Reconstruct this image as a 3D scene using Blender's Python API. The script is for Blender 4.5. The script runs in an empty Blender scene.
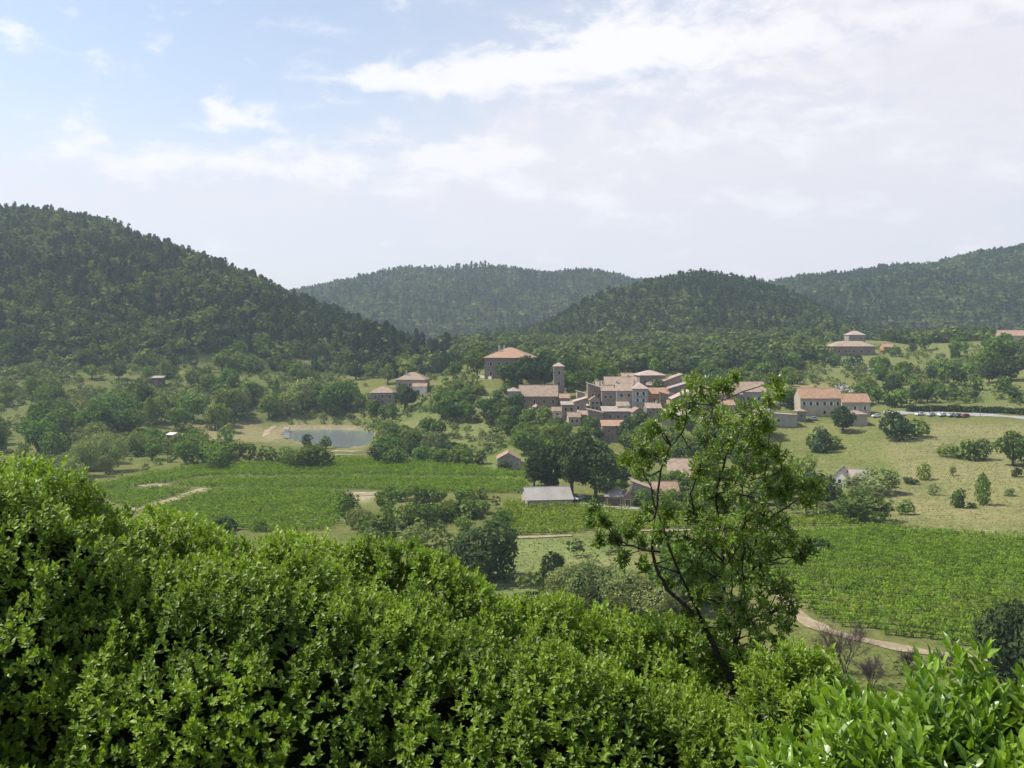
import bpy, math, random
import numpy as np
R = math.radians
rng = np.random.default_rng(11)
random.seed(5)
scene = bpy.context.scene
COL = scene.collection
F, HOR = 960.0, 330.0            # focal length in picture widths of 1024, row of the horizon

# ------------------------------------------------------------------ materials
def new_mat(name):
    m = bpy.data.materials.new(name); m.use_nodes = True
    nt = m.node_tree; nt.nodes.clear()
    return m, nt
def nd(nt, kind, **kw):
    n = nt.nodes.new(kind)
    for k, v in kw.items():
        if k.startswith('i_'):
            key = k[2:]
            key = int(key) if key.isdigit() else key.replace('_', ' ')
            n.inputs[key].default_value = v
        else: setattr(n, k, v)
    return n
def c4(c): return (c[0], c[1], c[2], 1.0)
def mixc(nt, fac, a, b, blend='MIX'):
    n = nt.nodes.new('ShaderNodeMix'); n.data_type = 'RGBA'; n.blend_type = blend
    for s, v in ((n.inputs[0], fac), (n.inputs[6], a), (n.inputs[7], b)):
        if hasattr(v, 'links'): nt.links.new(v, s)
        elif isinstance(v, (int, float)): s.default_value = v
        else: s.default_value = c4(v)
    return n.outputs[2]
def mathn(nt, op, a, b=None, c=None, clamp=False):
    n = nt.nodes.new('ShaderNodeMath'); n.operation = op; n.use_clamp = clamp
    for i, v in enumerate((a, b, c)):
        if v is None: continue
        if hasattr(v, 'links'): nt.links.new(v, n.inputs[i])
        else: n.inputs[i].default_value = v
    return n.outputs[0]
def maprange(nt, v, a, b, c=0.0, d=1.0, smooth=True):
    n = nt.nodes.new('ShaderNodeMapRange')
    if smooth: n.interpolation_type = 'SMOOTHSTEP'
    nt.links.new(v, n.inputs[0])
    for i, x in enumerate((a, b, c, d)): n.inputs[i + 1].default_value = x
    return n.outputs[0]

def foliage_mat(name, dark, light, trans=0.25, gloss=0.0, rough=0.45, obj_var=0.25):
    """leaf colour runs between two real leaf colours by the per-leaf attribute tint; each plant shifts a little."""
    m, nt = new_mat(name)
    at = nd(nt, 'ShaderNodeAttribute', attribute_name='tint')
    col = mixc(nt, at.outputs['Fac'], dark, light)
    if obj_var:
        oi = nd(nt, 'ShaderNodeObjectInfo')
        hs = nd(nt, 'ShaderNodeHueSaturation')
        nt.links.new(col, hs.inputs['Color'])
        nt.links.new(maprange(nt, oi.outputs['Random'], 0, 1, 1 - obj_var, 1 + obj_var, False), hs.inputs['Value'])
        h2 = mathn(nt, 'FRACT', mathn(nt, 'MULTIPLY', oi.outputs['Random'], 17.31))
        nt.links.new(maprange(nt, h2, 0, 1, 0.478, 0.512, False), hs.inputs['Hue'])
        col = hs.outputs['Color']
    d = nd(nt, 'ShaderNodeBsdfDiffuse'); nt.links.new(col, d.inputs['Color'])
    t = nd(nt, 'ShaderNodeBsdfTranslucent')
    tc = mixc(nt, 1.0, col, (1.25, 1.3, 0.55), 'MULTIPLY')
    nt.links.new(tc, t.inputs['Color'])
    mx = nd(nt, 'ShaderNodeMixShader', i_0=trans)
    nt.links.new(d.outputs[0], mx.inputs[1]); nt.links.new(t.outputs[0], mx.inputs[2])
    sh = mx.outputs[0]
    if gloss:
        g = nd(nt, 'ShaderNodeBsdfGlossy', i_Roughness=rough)
        lw = nd(nt, 'ShaderNodeLayerWeight', i_Blend=0.25)
        fac = mathn(nt, 'MULTIPLY_ADD', lw.outputs['Fresnel'], 0.3, gloss, clamp=True)
        mg = nd(nt, 'ShaderNodeMixShader')
        nt.links.new(fac, mg.inputs[0]); nt.links.new(sh, mg.inputs[1]); nt.links.new(g.outputs[0], mg.inputs[2])
        sh = mg.outputs[0]
    o = nd(nt, 'ShaderNodeOutputMaterial'); nt.links.new(sh, o.inputs['Surface'])
    return m

def plain_mat(name, a, b, scale=1.0, rough=0.85, detail=4, spot=None, metallic=0.0, bump=0.0, streak=None, obj_var=0.0, spec=0.25):
    m, nt = new_mat(name)
    tc = nd(nt, 'ShaderNodeTexCoord')
    mp = nd(nt, 'ShaderNodeMapping')
    nt.links.new(tc.outputs['Object'], mp.inputs[0])
    if streak: mp.inputs['Scale'].default_value = streak
    n = nd(nt, 'ShaderNodeTexNoise', i_Scale=scale, i_Detail=detail, i_Roughness=0.65)
    nt.links.new(mp.outputs[0], n.inputs['Vector'])
    col = mixc(nt, maprange(nt, n.outputs['Fac'], 0.3, 0.7), a, b)
    if spot:
        v = nd(nt, 'ShaderNodeTexVoronoi', i_Scale=spot[0]); nt.links.new(tc.outputs['Object'], v.inputs['Vector'])
        sp = nd(nt, 'ShaderNodeSeparateColor'); nt.links.new(v.outputs['Color'], sp.inputs[0])
        col = mixc(nt, maprange(nt, sp.outputs[0], 0.3, 0.9, 0, spot[2], False), col, spot[1])
    if obj_var:
        oi = nd(nt, 'ShaderNodeObjectInfo'); hs = nd(nt, 'ShaderNodeHueSaturation')
        nt.links.new(col, hs.inputs['Color'])
        nt.links.new(maprange(nt, oi.outputs['Random'], 0, 1, 1 - obj_var, 1 + obj_var, False), hs.inputs['Value'])
        col = hs.outputs['Color']
    p = nd(nt, 'ShaderNodeBsdfPrincipled', i_Roughness=rough, i_Metallic=metallic)
    p.inputs['Specular IOR Level'].default_value = spec
    nt.links.new(col, p.inputs['Base Color'])
    if bump:
        bp = nd(nt, 'ShaderNodeBump', i_Strength=bump, i_Distance=0.1)
        nt.links.new(n.outputs['Fac'], bp.inputs['Height']); nt.links.new(bp.outputs[0], p.inputs['Normal'])
    o = nd(nt, 'ShaderNodeOutputMaterial'); nt.links.new(p.outputs[0], o.inputs['Surface'])
    return m

M = {}
M['oak'] = foliage_mat('oak_leaf', (0.056, 0.104, 0.022), (0.150, 0.228, 0.044), trans=0.3)
M['light'] = foliage_mat('light_leaf', (0.085, 0.135, 0.028), (0.185, 0.250, 0.055), trans=0.32)
M['dark'] = foliage_mat('dark_leaf', (0.030, 0.058, 0.024), (0.078, 0.120, 0.040))
M['willow'] = foliage_mat('willow_leaf', (0.135, 0.175, 0.062), (0.250, 0.300, 0.110), trans=0.3)
M['pine'] = foliage_mat('pine_needle', (0.024, 0.050, 0.026), (0.062, 0.102, 0.044), trans=0.15)
M['forest'] = foliage_mat('forest_leaf', (0.022, 0.046, 0.024), (0.185, 0.235, 0.058), trans=0.22, obj_var=0)
M['vine'] = foliage_mat('vine_leaf', (0.080, 0.155, 0.013), (0.275, 0.415, 0.042), trans=0.34, obj_var=0.12)
M['grass_tuft'] = foliage_mat('dry_grass_blade', (0.15, 0.165, 0.050), (0.34, 0.31, 0.14), obj_var=0)
M['hedge'] = foliage_mat('hedge_leaf', (0.050, 0.105, 0.012), (0.280, 0.400, 0.036), trans=0.42, gloss=0.025, rough=0.45, obj_var=0)
M['laurel'] = foliage_mat('laurel_leaf', (0.080, 0.170, 0.014), (0.250, 0.390, 0.028), trans=0.42, gloss=0.04, rough=0.36, obj_var=0)
M['sapling'] = foliage_mat('sapling_leaf', (0.052, 0.105, 0.015), (0.195, 0.290, 0.036), trans=0.40, gloss=0.02, rough=0.45, obj_var=0)
M['bark'] = plain_mat('bark', (0.055, 0.042, 0.030), (0.12, 0.095, 0.07), 3, streak=(4, 4, 1))
M['dark_bark'] = plain_mat('dark_bark', (0.020, 0.016, 0.012), (0.060, 0.050, 0.038), 40, bump=0.4)
M['dead_twig'] = plain_mat('dead_twig', (0.055, 0.036, 0.034), (0.10, 0.072, 0.066), 3)
M['core_shade'] = plain_mat('inner_twig', (0.004, 0.007, 0.003), (0.012, 0.018, 0.006), 30, rough=1.0, spec=0.0)  # near-black: the deep shade between shoots, put into the colour
M['stone'] = plain_mat('grey_stone', (0.15, 0.125, 0.10), (0.27, 0.235, 0.19), 0.8, spot=(2.2, (0.34, 0.30, 0.25), 0.5), obj_var=0.12)
M['brown_stone'] = plain_mat('brown_stone', (0.16, 0.125, 0.09), (0.27, 0.215, 0.16), 0.9, spot=(2.2, (0.28, 0.22, 0.17), 0.5), obj_var=0.12)
M['pink_stone'] = plain_mat('pinkish_stone', (0.22, 0.155, 0.125), (0.32, 0.25, 0.21), 0.9, spot=(2.0, (0.36, 0.28, 0.23), 0.4), obj_var=0.08)
M['tan_render'] = plain_mat('tan_render', (0.34, 0.28, 0.205), (0.42, 0.355, 0.27), 0.35)
M['grey_render'] = plain_mat('grey_render', (0.29, 0.262, 0.225), (0.37, 0.335, 0.29), 0.35)
M['ochre'] = plain_mat('ochre_render', (0.40, 0.21, 0.085), (0.47, 0.26, 0.11), 0.4)
M['white_wall'] = plain_mat('white_render', (0.60, 0.57, 0.52), (0.72, 0.69, 0.64), 0.4)
M['trim'] = plain_mat('cut_stone_trim', (0.42, 0.38, 0.31), (0.50, 0.45, 0.38), 1.0)
M['tile'] = plain_mat('terracotta_tile', (0.22, 0.13, 0.085), (0.31, 0.2, 0.14), 0.7, spot=(1.6, (0.36, 0.28, 0.21), 0.5), obj_var=0.08)
M['tan_tile'] = plain_mat('weathered_tile', (0.22, 0.155, 0.108), (0.32, 0.235, 0.17), 0.7, spot=(1.6, (0.36, 0.29, 0.225), 0.5), obj_var=0.10)
M['orange_tile'] = plain_mat('new_orange_tile', (0.27, 0.15, 0.088), (0.35, 0.21, 0.13), 0.6, spot=(1.4, (0.38, 0.28, 0.2), 0.4))
M['pale_tile'] = plain_mat('pale_tile', (0.33, 0.255, 0.205), (0.43, 0.35, 0.295), 0.6, spot=(1.4, (0.28, 0.2, 0.155), 0.4))
M['cement_roof'] = plain_mat('cement_sheet', (0.235, 0.215, 0.19), (0.315, 0.295, 0.265), 0.3, spot=(0.5, (0.30, 0.27, 0.23), 0.5), streak=(1, 0.35, 1))
M['grey_tile'] = plain_mat('grey_brown_tile', (0.23, 0.185, 0.155), (0.34, 0.28, 0.24), 0.7, spot=(1.6, (0.40, 0.34, 0.29), 0.5))
M['glass'] = plain_mat('dark_window', (0.020, 0.022, 0.026), (0.035, 0.038, 0.045), 2, rough=0.25)
M['shutter'] = plain_mat('pale_shutter', (0.50, 0.51, 0.48), (0.58, 0.58, 0.55), 2)
M['brown_wood'] = plain_mat('brown_wood', (0.10, 0.062, 0.04), (0.17, 0.11, 0.075), 2, streak=(6, 6, 1))
M['sand'] = plain_mat('sandy_track', (0.24, 0.18, 0.115), (0.36, 0.28, 0.19), 0.5, detail=7, spot=(0.8, (0.19, 0.18, 0.085), 0.6))
M['road'] = plain_mat('pale_road', (0.25, 0.23, 0.21), (0.34, 0.32, 0.29), 0.4)
M['white_paint'] = plain_mat('white_car_paint', (0.74, 0.74, 0.74), (0.80, 0.80, 0.80), 1, rough=0.35)
M['silver_paint'] = plain_mat('silver_car_paint', (0.42, 0.43, 0.45), (0.48, 0.49, 0.51), 1, rough=0.35)
M['dark_paint'] = plain_mat('dark_car_paint', (0.030, 0.034, 0.045), (0.045, 0.050, 0.06), 1, rough=0.3)
M['red_paint'] = plain_mat('dark_red_car_paint', (0.16, 0.022, 0.02), (0.20, 0.03, 0.028), 1, rough=0.35)
M['rubber'] = plain_mat('rubber', (0.015, 0.015, 0.015), (0.025, 0.025, 0.025), 3)
M['lamp_glass'] = plain_mat('lamp_glass', (0.5, 0.5, 0.48), (0.6, 0.6, 0.58), 3, rough=0.2)
M['wood_post'] = plain_mat('grey_post', (0.18, 0.16, 0.14), (0.27, 0.25, 0.22), 3)

# ------------------------------------------------------------------ mesh helpers
def mesh_np(name, V, faces, mat, tint=None, smooth=False):
    """V (n,3); faces: list of integer arrays (m,k)."""
    V = np.asarray(V, np.float32).reshape(-1, 3)
    faces = [np.asarray(f, np.int32) for f in faces if len(f)]
    me = bpy.data.meshes.new(name)
    nl = sum(f.size for f in faces); nf = sum(len(f) for f in faces)
    me.vertices.add(len(V)); me.vertices.foreach_set('co', V.ravel())
    me.loops.add(nl); me.loops.foreach_set('vertex_index', np.concatenate([f.ravel() for f in faces]))
    me.polygons.add(nf)
    tot = np.concatenate([np.full(len(f), f.shape[1], np.int32) for f in faces])
    st = np.concatenate([[0], np.cumsum(tot)[:-1]]).astype(np.int32)
    me.polygons.foreach_set('loop_start', st)
    try: me.polygons.foreach_set('loop_total', tot)
    except Exception: pass
    me.polygons.foreach_set('use_smooth', np.full(nf, bool(smooth)))
    if tint is not None:
        a = me.attributes.new('tint', 'FLOAT', 'FACE'); a.data.foreach_set('value', np.asarray(tint, np.float32))
    me.update(calc_edges=True)
    if mat: me.materials.append(mat)
    return me
def link(name, me, parent=None, loc=None):
    o = bpy.data.objects.new(name, me); COL.objects.link(o)
    if parent: o.parent = parent
    if loc is not None: o.location = loc
    return o
def tag(o, label=None, cat=None, group=None, kind=None):
    if label: o['label'] = label
    if cat: o['category'] = cat
    if group: o['group'] = group
    if kind: o['kind'] = kind
    return o
def unit(v): return v / np.maximum(np.linalg.norm(v, axis=-1, keepdims=True), 1e-9)

class MB:
    """collects boxes, prisms and tubes into one mesh"""
    def __init__(s): s.v = []; s.f = {}; s.n = 0
    def add(s, V, faces):
        V = np.asarray(V, float)
        for f in faces: s.f.setdefault(len(f), []).append([i + s.n for i in f])
        s.v.append(V); s.n += len(V)
    def box(s, x0, x1, y0, y1, z0, z1):
        V = [(x, y, z) for z in (z0, z1) for y in (y0, y1) for x in (x0, x1)]
        s.add(V, [(0, 2, 3, 1), (4, 5, 7, 6), (0, 1, 5, 4), (2, 6, 7, 3), (0, 4, 6, 2), (1, 3, 7, 5)])
    def hexa(s, b, t):
        s.add(list(b) + list(t), [(3, 2, 1, 0), (4, 5, 6, 7), (0, 1, 5, 4), (1, 2, 6, 5), (2, 3, 7, 6), (3, 0, 4, 7)])
    def tube(s, pts, rad, n=6):
        pts = np.asarray(pts, float); k = len(pts); rad = np.broadcast_to(rad, (k,))
        d = np.gradient(pts, axis=0); d = unit(d)
        a = np.array([0.31, 0.95, 0.05]); rings = []
        for i in range(k):
            u = np.cross(d[i], a); u /= max(np.linalg.norm(u), 1e-6); w = np.cross(d[i], u)
            th = np.arange(n) * 2 * math.pi / n
            rings.append(pts[i] + rad[i] * (np.cos(th)[:, None] * u + np.sin(th)[:, None] * w))
        fs = [(i * n + j, i * n + (j + 1) % n, (i + 1) * n + (j + 1) % n, (i + 1) * n + j) for i in range(k - 1) for j in range(n)]
        fs += [tuple(range(n))[::-1], tuple((k - 1) * n + j for j in range(n))]
        s.add(np.concatenate(rings), fs)
    def mesh(s, name, mat, smooth=False):
        return mesh_np(name, np.concatenate(s.v), [np.array(f) for f in s.f.values()], mat, smooth=smooth)
    def build(s, name, mat, parent=None, smooth=False): return link(name, s.mesh(name, mat, smooth), parent)

# smooth value noise from sums of sines
_nz = np.random.default_rng(3)
_K = _nz.normal(size=(24, 2)); _PH = _nz.uniform(0, 6.28, 24)
def wav(x, y, scale, oct=8, seed=0):
    s = 0
    for i in range(oct):
        j = (i + seed * 7) % 24
        s = s + np.sin((_K[j, 0] * x + _K[j, 1] * y) / scale * 2.2 + _PH[j])
    return s / math.sqrt(oct)

# ------------------------------------------------------------------ terrain
def zr(row, Y): return -(row - HOR) / F * Y
CP = []
for px in (-350, -100, 150, 400, 650, 900, 1150, 1400):
    for Y, Z in ((-20, -1.6), (1, -1.66), (6, -4.1), (14, -7.5), (30, -15), (60, -29), (100, -43), (130, -47.6), (165, -49.6), (800, -14), (1100, -21), (1500, -26), (2100, -26), (2800, -20)):
        CP.append((px, Y, Z))
for px in (-350, -150): CP += [(px, 240, -49), (px, 340, -47), (px, 430, -42), (px, 540, -28), (px, 640, -16)]
for px in (1200, 1400): CP += [(px, 240, -47), (px, 340, -42), (px, 430, -34), (px, 540, -20), (px, 640, -8)]
CP += [(p, Y, Z) for p, Y, Z in [
    (780, 222, -48.9), (1024, 222, -49.2), (780, 185, -49.4), (1024, 185, -49.4), (100, 240, -50), (330, 240, -50), (560, 220, -50), (0, 310, -50), (100, 310, -50), (330, 310, -50),
    (500, 310, -50), (560, 275, -49.8), (330, 375, -50), (200, 375, -50), (450, 375, -50), (60, 400, -50), (283, 415, -50), (374, 415, -50), (330, 450, -50), (280, 480, -50), (370, 480, -50), (330, 405, -50),
    (430, 420, -49), (505, 345, -50.2), (560, 345, -50), (600, 360, -49.5), (660, 300, -49.5), (690, 325, -48.5), (620, 395, -46),
    (490, 500, -24.5), (540, 500, -24), (450, 470, -33), (410, 510, -34), (382, 500, -38), (400, 440, -46.5), (480, 420, -44), (530, 450, -36.5), (560, 458, -34), (535, 425, -39.5),
    (575, 425, -37.5), (630, 425, -35.9), (650, 440, -32.5), (670, 450, -30.5), (650, 470, -26.4), (690, 440, -33), (730, 440, -33),
    (835, 430, -38.5), (800, 430, -38.3), (770, 415, -41), (858, 415, -40.6), (960, 420, -37.6), (1024, 410, -37.4), (905, 425, -37.2), (900, 380, -43.5), (1000, 375, -43), (820, 380, -46),
    (860, 305, -49), (950, 310, -48.2), (1024, 305, -47.5), (950, 265, -49.6), (1024, 245, -49.6), (780, 300, -49.6),
    (950, 460, -33.5), (1024, 455, -33), (950, 560, -26), (1024, 560, -17.5), (900, 570, -24), (1010, 650, -5.4), (850, 660, -15.8), (860, 700, -7.5), (890, 670, -14), (780, 640, -18.7),
    (760, 530, -27.6), (700, 520, -27), (800, 560, -26), (600, 560, -24), (700, 680, -17.7),
    (150, 560, -31.5), (60, 500, -36.5), (130, 470, -44), (0, 460, -43), (0, 580, -24), (150, 650, -14), (250, 540, -36.5), (330, 525, -39), (300, 610, -25), (410, 600, -28), (440, 640, -23), (512, 760, -15)]]
CP = np.array(CP, float)
def tc(px, Y): return np.stack([np.clip(px, -400, 1450) / 190.0, np.log(np.maximum(Y, -27) + 30) * 3.6], -1)
def phi(d2): return 0.5 * d2 * np.log(d2 + 1e-9)
_C = tc(CP[:, 0], CP[:, 1]); _n = len(_C)
_A = phi(((_C[:, None] - _C[None]) ** 2).sum(-1)) + np.eye(_n) * 0.02
_P = np.concatenate([np.ones((_n, 1)), _C], 1)
_S = np.linalg.solve(np.block([[_A, _P], [_P.T, np.zeros((3, 3))]]), np.concatenate([CP[:, 2], np.zeros(3)]))
def base_z(X, Y):
    px = 512 + F * X / np.maximum(Y, 25.0 + 0 * Y)
    c = tc(px, Y); out = np.empty(len(c))
    for i in range(0, len(c), 20000):
        q = c[i:i + 20000]
        out[i:i + 20000] = phi(((q[:, None] - _C[None]) ** 2).sum(-1)) @ _S[:_n] + _S[_n] + q @ _S[_n + 1:]
    return out
def hill(X, Y, tab, foot, steep=1.0, tree=7.0):
    px = 512 + F * X / np.maximum(Y, 60)
    t_ = np.array(tab, float); f_ = np.array(foot, float)
    D = np.interp(px, t_[:, 0], t_[:, 2]); row = np.interp(px, t_[:, 0], t_[:, 1])
    Zr = (HOR - row) / F * D - tree
    Ft = np.interp(px, f_[:, 0], f_[:, 1]); Zf = np.interp(px, f_[:, 0], f_[:, 2])
    t = (Y - Ft) / (D - Ft)
    up = np.sin(np.clip(t, 0, 1) * math.pi / 2) ** steep
    z = np.where(t <= 1, Zf + (Zr - Zf) * up, Zr - (np.abs(Zr - Zf) + 5) * 0.5 * np.clip(t - 1, 0, 2.0) ** 2)
    rough = np.clip(t * 3, 0, 1) * np.clip(1.6 - t, 0, 1) * np.clip((1.02 - t) * 5, 0.15, 1)
    z = z + rough * (D / 900) * (4.5 * wav(X, Y, 60 * D / 900, 8, 1) + 2.0 * wav(X, Y, 22 * D / 900, 8, 2))
    return np.where(t > -0.15, np.where(t < 0, Zf + (Zr - Zf) * t * 0.8 - 3, z), -999)
HL = dict(tab=[(-500, 175, 950), (-150, 190, 950), (0, 204, 930), (60, 207, 920), (100, 212, 910), (150, 229, 880), (200, 247, 860), (250, 265, 840), (290, 283, 820), (330, 298, 790), (370, 313, 760), (410, 331, 730), (450, 353, 700), (475, 372, 690), (520, 420, 690), (2000, 600, 690)],
          foot=[(-500, 560, -24), (0, 570, -24), (150, 610, -18), (250, 600, -24), (330, 600, -27), (440, 610, -25), (520, 640, -25)], steep=0.95, tree=17)
HA = dict(tab=[(-800, 330, 2100), (100, 315, 2100), (220, 296, 2100), (300, 282, 2100), (340, 274, 2100), (400, 268, 2100), (470, 264, 2100), (520, 263, 2100), (570, 269, 2150), (640, 277, 2150), (720, 283, 2150), (800, 300, 2150), (1000, 330, 2150)],
          foot=[(-800, 1380, -26), (2000, 1380, -26)], steep=0.9, tree=22)
HB = dict(tab=[(300, 372, 1050), (430, 353, 1050), (480, 340, 1080), (540, 323, 1100), (600, 298, 1120), (650, 280, 1130), (700, 272, 1130), (750, 279, 1120), (800, 298, 1110), (850, 317, 1100), (900, 336, 1080), (950, 350, 1050), (1100, 380, 1050)],
          foot=[(300, 800, -15), (2000, 800, -15)], steep=0.95, tree=8)
HC = dict(tab=[(560, 330, 1900), (700, 291, 1900), (770, 281, 1900), (820, 273, 1880), (870, 266, 1850), (930, 260, 1830), (970, 250, 1800), (1024, 245, 1800), (1100, 238, 1800), (1400, 215, 1800), (2000, 200, 1800)],
          foot=[(400, 1180, -23), (2000, 1080, -20)], steep=0.9, tree=17)
def terrain_z(X, Y):
    X = np.asarray(X, float).ravel(); Y = np.asarray(Y, float).ravel()
    z = base_z(X, Y)
    z = z + 0.35 * wav(X, Y, 24, 8, 0) * np.clip((Y - 40) / 100, 0, 1)
    for h in (HL, HB, HA, HC):
        z = np.maximum(z, hill(X, Y, **h))
    return z
# grid: fan-shaped, denser near the viewer
NU, NV = 420, 560
ug = np.linspace(-1.05, 1.05, NU)
vg = np.exp(np.linspace(math.log(4), math.log(2760 + 30), NV)) - 30
UU, VV = np.meshgrid(ug, vg)
GX = (UU * (VV + 30)); GY = VV
GZ = terrain_z(GX, GY).reshape(GX.shape)
WZ = -49.6
SHORE = []
for px, row in [(283, 434), (290, 431), (305, 429.8), (330, 429.3), (355, 429.6), (370, 431.5), (375, 435), (373, 440), (364, 444.5), (350, 446.8), (335, 446.5), (318, 443.5), (300, 440.5), (288, 438)]:
    Y_ = -WZ * F / (row - HOR); SHORE.append(((px - 512) / F * Y_, Y_))
SHORE = np.array(SHORE); _sc = SHORE.mean(0)
def _in_poly(x, y, P):
    c = np.zeros(x.shape, bool); x0, y0 = P[-1]
    for x1, y1 in P:
        c ^= ((y1 > y) != (y0 > y)) & (x < (x0 - x1) * (y - y1) / (y0 - y1 + 1e-12) + x1); x0, y0 = x1, y1
    return c
_o2 = _in_poly(GX, GY, _sc + (SHORE - _sc) * 1.45); _o1 = _in_poly(GX, GY, _sc + (SHORE - _sc) * 1.02)
GZ = np.where(_o2, np.clip(GZ, -49.45, -48.6), GZ); GZ = np.where(_o1, -51.0, GZ)
def ground_z(x, y):
    """height of the terrain mesh itself (bilinear)"""
    x = np.asarray(x, float); y = np.asarray(y, float)
    fv = (np.log(np.maximum(y, -25.9) + 30) - math.log(4)) / (math.log(2790) - math.log(4)) * (NV - 1)
    fu = (x / (y + 30) + 1.05) / 2.10 * (NU - 1)
    fv = np.clip(fv, 0, NV - 1.001); fu = np.clip(fu, 0, NU - 1.001)
    i = fv.astype(int); j = fu.astype(int); a = fv - i; b = fu - j
    return (GZ[i, j] * (1 - a) * (1 - b) + GZ[i + 1, j] * a * (1 - b) + GZ[i, j + 1] * (1 - a) * b + GZ[i + 1, j + 1] * a * b)
_ys = np.exp(np.linspace(math.log(95), math.log(2600), 5000))
def at(px, row, y0=95):
    """point of the ground that the photograph shows at px, row"""
    x = (px - 512) / F * _ys; z = -(row - HOR) / F * _ys
    g = ground_z(x, _ys)
    ok = np.nonzero((g >= z) & (_ys >= y0))[0]
    k = ok[0] if len(ok) else len(_ys) - 1
    return float(x[k]), float(_ys[k]), float(g[k])
def inside(px, row, poly):
    poly = np.asarray(poly, float); c = np.zeros(np.shape(px), bool)
    x0, y0 = poly[-1]
    for x1, y1 in poly:
        cond = ((y1 > row) != (y0 > row)) & (px < (x0 - x1) * (row - y1) / (y0 - y1 + 1e-12) + x1)
        c ^= cond; x0, y0 = x1, y1
    return c
def proj(X, Y, Z): return 512 + F * X / np.maximum(Y, 1), HOR - F * Z / np.maximum(Y, 1)

LEFT_VINES = [[(92, 487), (150, 474), (190, 468), (330, 458), (420, 461), (522, 474), (530, 494), (450, 493), (400, 492), (347, 489), (260, 489), (196, 487), (150, 484), (125, 489.5), (96, 490.5)],
              [(96, 492), (150, 490), (192, 489), (140, 509), (110, 503)],
              [(213, 490), (345, 492), (350, 512), (330, 530), (250, 533), (150, 518), (150, 511)]]
MID_VINES = [[(505, 502), (600, 508), (640, 512), (640, 526), (570, 534), (518, 535), (500, 525)], [(640, 516), (780, 519), (858, 519), (862, 526), (780, 529), (640, 530)]]
RIGHT_VINES = [[(782, 533), (870, 529), (940, 533), (1060, 542), (1150, 552), (1150, 672), (1040, 668), (980, 653), (925, 641), (880, 634), (835, 626), (800, 606), (780, 590), (700, 580), (690, 545)]]
DRY = [(905, 424), (1100, 424), (1150, 560), (1024, 541), (940, 532), (880, 520), (880, 495), (900, 470), (880, 450)]
MEADOW = [(770, 424), (905, 420), (930, 424), (900, 470), (880, 500), (770, 500), (740, 460)]
GPX, GROW = proj(GX, GY, GZ)
def field(c): return np.broadcast_to(np.array(c, float), GX.shape + (3,)).copy()
GC = field((0.138, 0.146, 0.048))
def paint(mask, c):
    GC[mask] = c
hz = np.maximum.reduce([hill(GX.ravel(), GY.ravel(), **h).reshape(GX.shape) for h in (HL, HB, HA, HC)])
paint((GZ <= hz + 0.01) | (GY > 720), (0.022, 0.032, 0.014))
near = (GY < 720) & (GY > 110)
paint(near & (GPX < 345) & (GROW < 430) & (GZ > hz), (0.125, 0.138, 0.045))
paint(near & inside(GPX, GROW, MEADOW), (0.170, 0.180, 0.060))
paint(near & inside(GPX, GROW, DRY), (0.215, 0.205, 0.090))
paint(near & (GPX > 780) & (GROW < 410) & (GROW > 330), (0.160, 0.172, 0.062))
paint(near & inside(GPX, GROW, [(785, 384), (835, 383), (840, 391), (800, 392)]), (0.27, 0.225, 0.105))
for P_ in LEFT_VINES + MID_VINES + RIGHT_VINES: paint(near & inside(GPX, GROW, P_), (0.13, 0.14, 0.05))
paint(near & inside(GPX, GROW, [(266, 427), (300, 422), (372, 424), (379, 436), (360, 448), (300, 447), (266, 442)]), (0.25, 0.21, 0.12))
paint(near & inside(GPX, GROW, [(190, 425), (262, 420), (262, 440), (200, 442)]), (0.23, 0.20, 0.10))
paint(near & inside(GPX, GROW, [(360, 420), (480, 400), (490, 440), (400, 470), (380, 450)]), (0.16, 0.175, 0.065))
paint(near & inside(GPX, GROW, [(490, 445), (600, 445), (600, 480), (490, 480)]), (0.14, 0.19, 0.045))
paint(near & inside(GPX, GROW, [(345, 492), (378, 492), (380, 500), (350, 503)]), (0.36, 0.31, 0.20))
paint((GY > 60) & (GY < 240) & inside(GPX, GROW, [(470, 536), (600, 538), (640, 560), (620, 620), (500, 600)]), (0.165, 0.195, 0.070))
_fix = GC.copy()
for _ in range(3):
    GC[1:-1, 1:-1] = (GC[1:-1, 1:-1] * 2 + GC[:-2, 1:-1] + GC[2:, 1:-1] + GC[1:-1, :-2] + GC[1:-1, 2:]) / 6
ii = np.arange(NV * NU).reshape(NV, NU)
gf = np.stack([ii[:-1, :-1], ii[:-1, 1:], ii[1:, 1:], ii[1:, :-1]], -1).reshape(-1, 4)
me = mesh_np('ground', np.stack([GX, GY, GZ], -1), [gf], None, smooth=True)
ca = me.color_attributes.new('cover', 'FLOAT_COLOR', 'POINT')
ca.data.foreach_set('color', np.concatenate([GC, np.ones(GC.shape[:2] + (1,))], -1).astype(np.float32).ravel())
m, nt = new_mat('ground_cover')
a_ = nd(nt, 'ShaderNodeAttribute', attribute_name='cover')
tcn = nd(nt, 'ShaderNodeTexCoord')
n1 = nd(nt, 'ShaderNodeTexNoise', i_Scale=0.035, i_Detail=6, i_Roughness=0.6); nt.links.new(tcn.outputs['Object'], n1.inputs['Vector'])
n2 = nd(nt, 'ShaderNodeTexNoise', i_Scale=0.6, i_Detail=5, i_Roughness=0.7); nt.links.new(tcn.outputs['Object'], n2.inputs['Vector'])
mp = nd(nt, 'ShaderNodeMapping'); mp.inputs['Scale'].default_value = (0.012, 0.09, 0.2); nt.links.new(tcn.outputs['Object'], mp.inputs[0])
n3 = nd(nt, 'ShaderNodeTexNoise', i_Scale=1.0, i_Detail=4); nt.links.new(mp.outputs[0], n3.inputs['Vector'])
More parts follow.
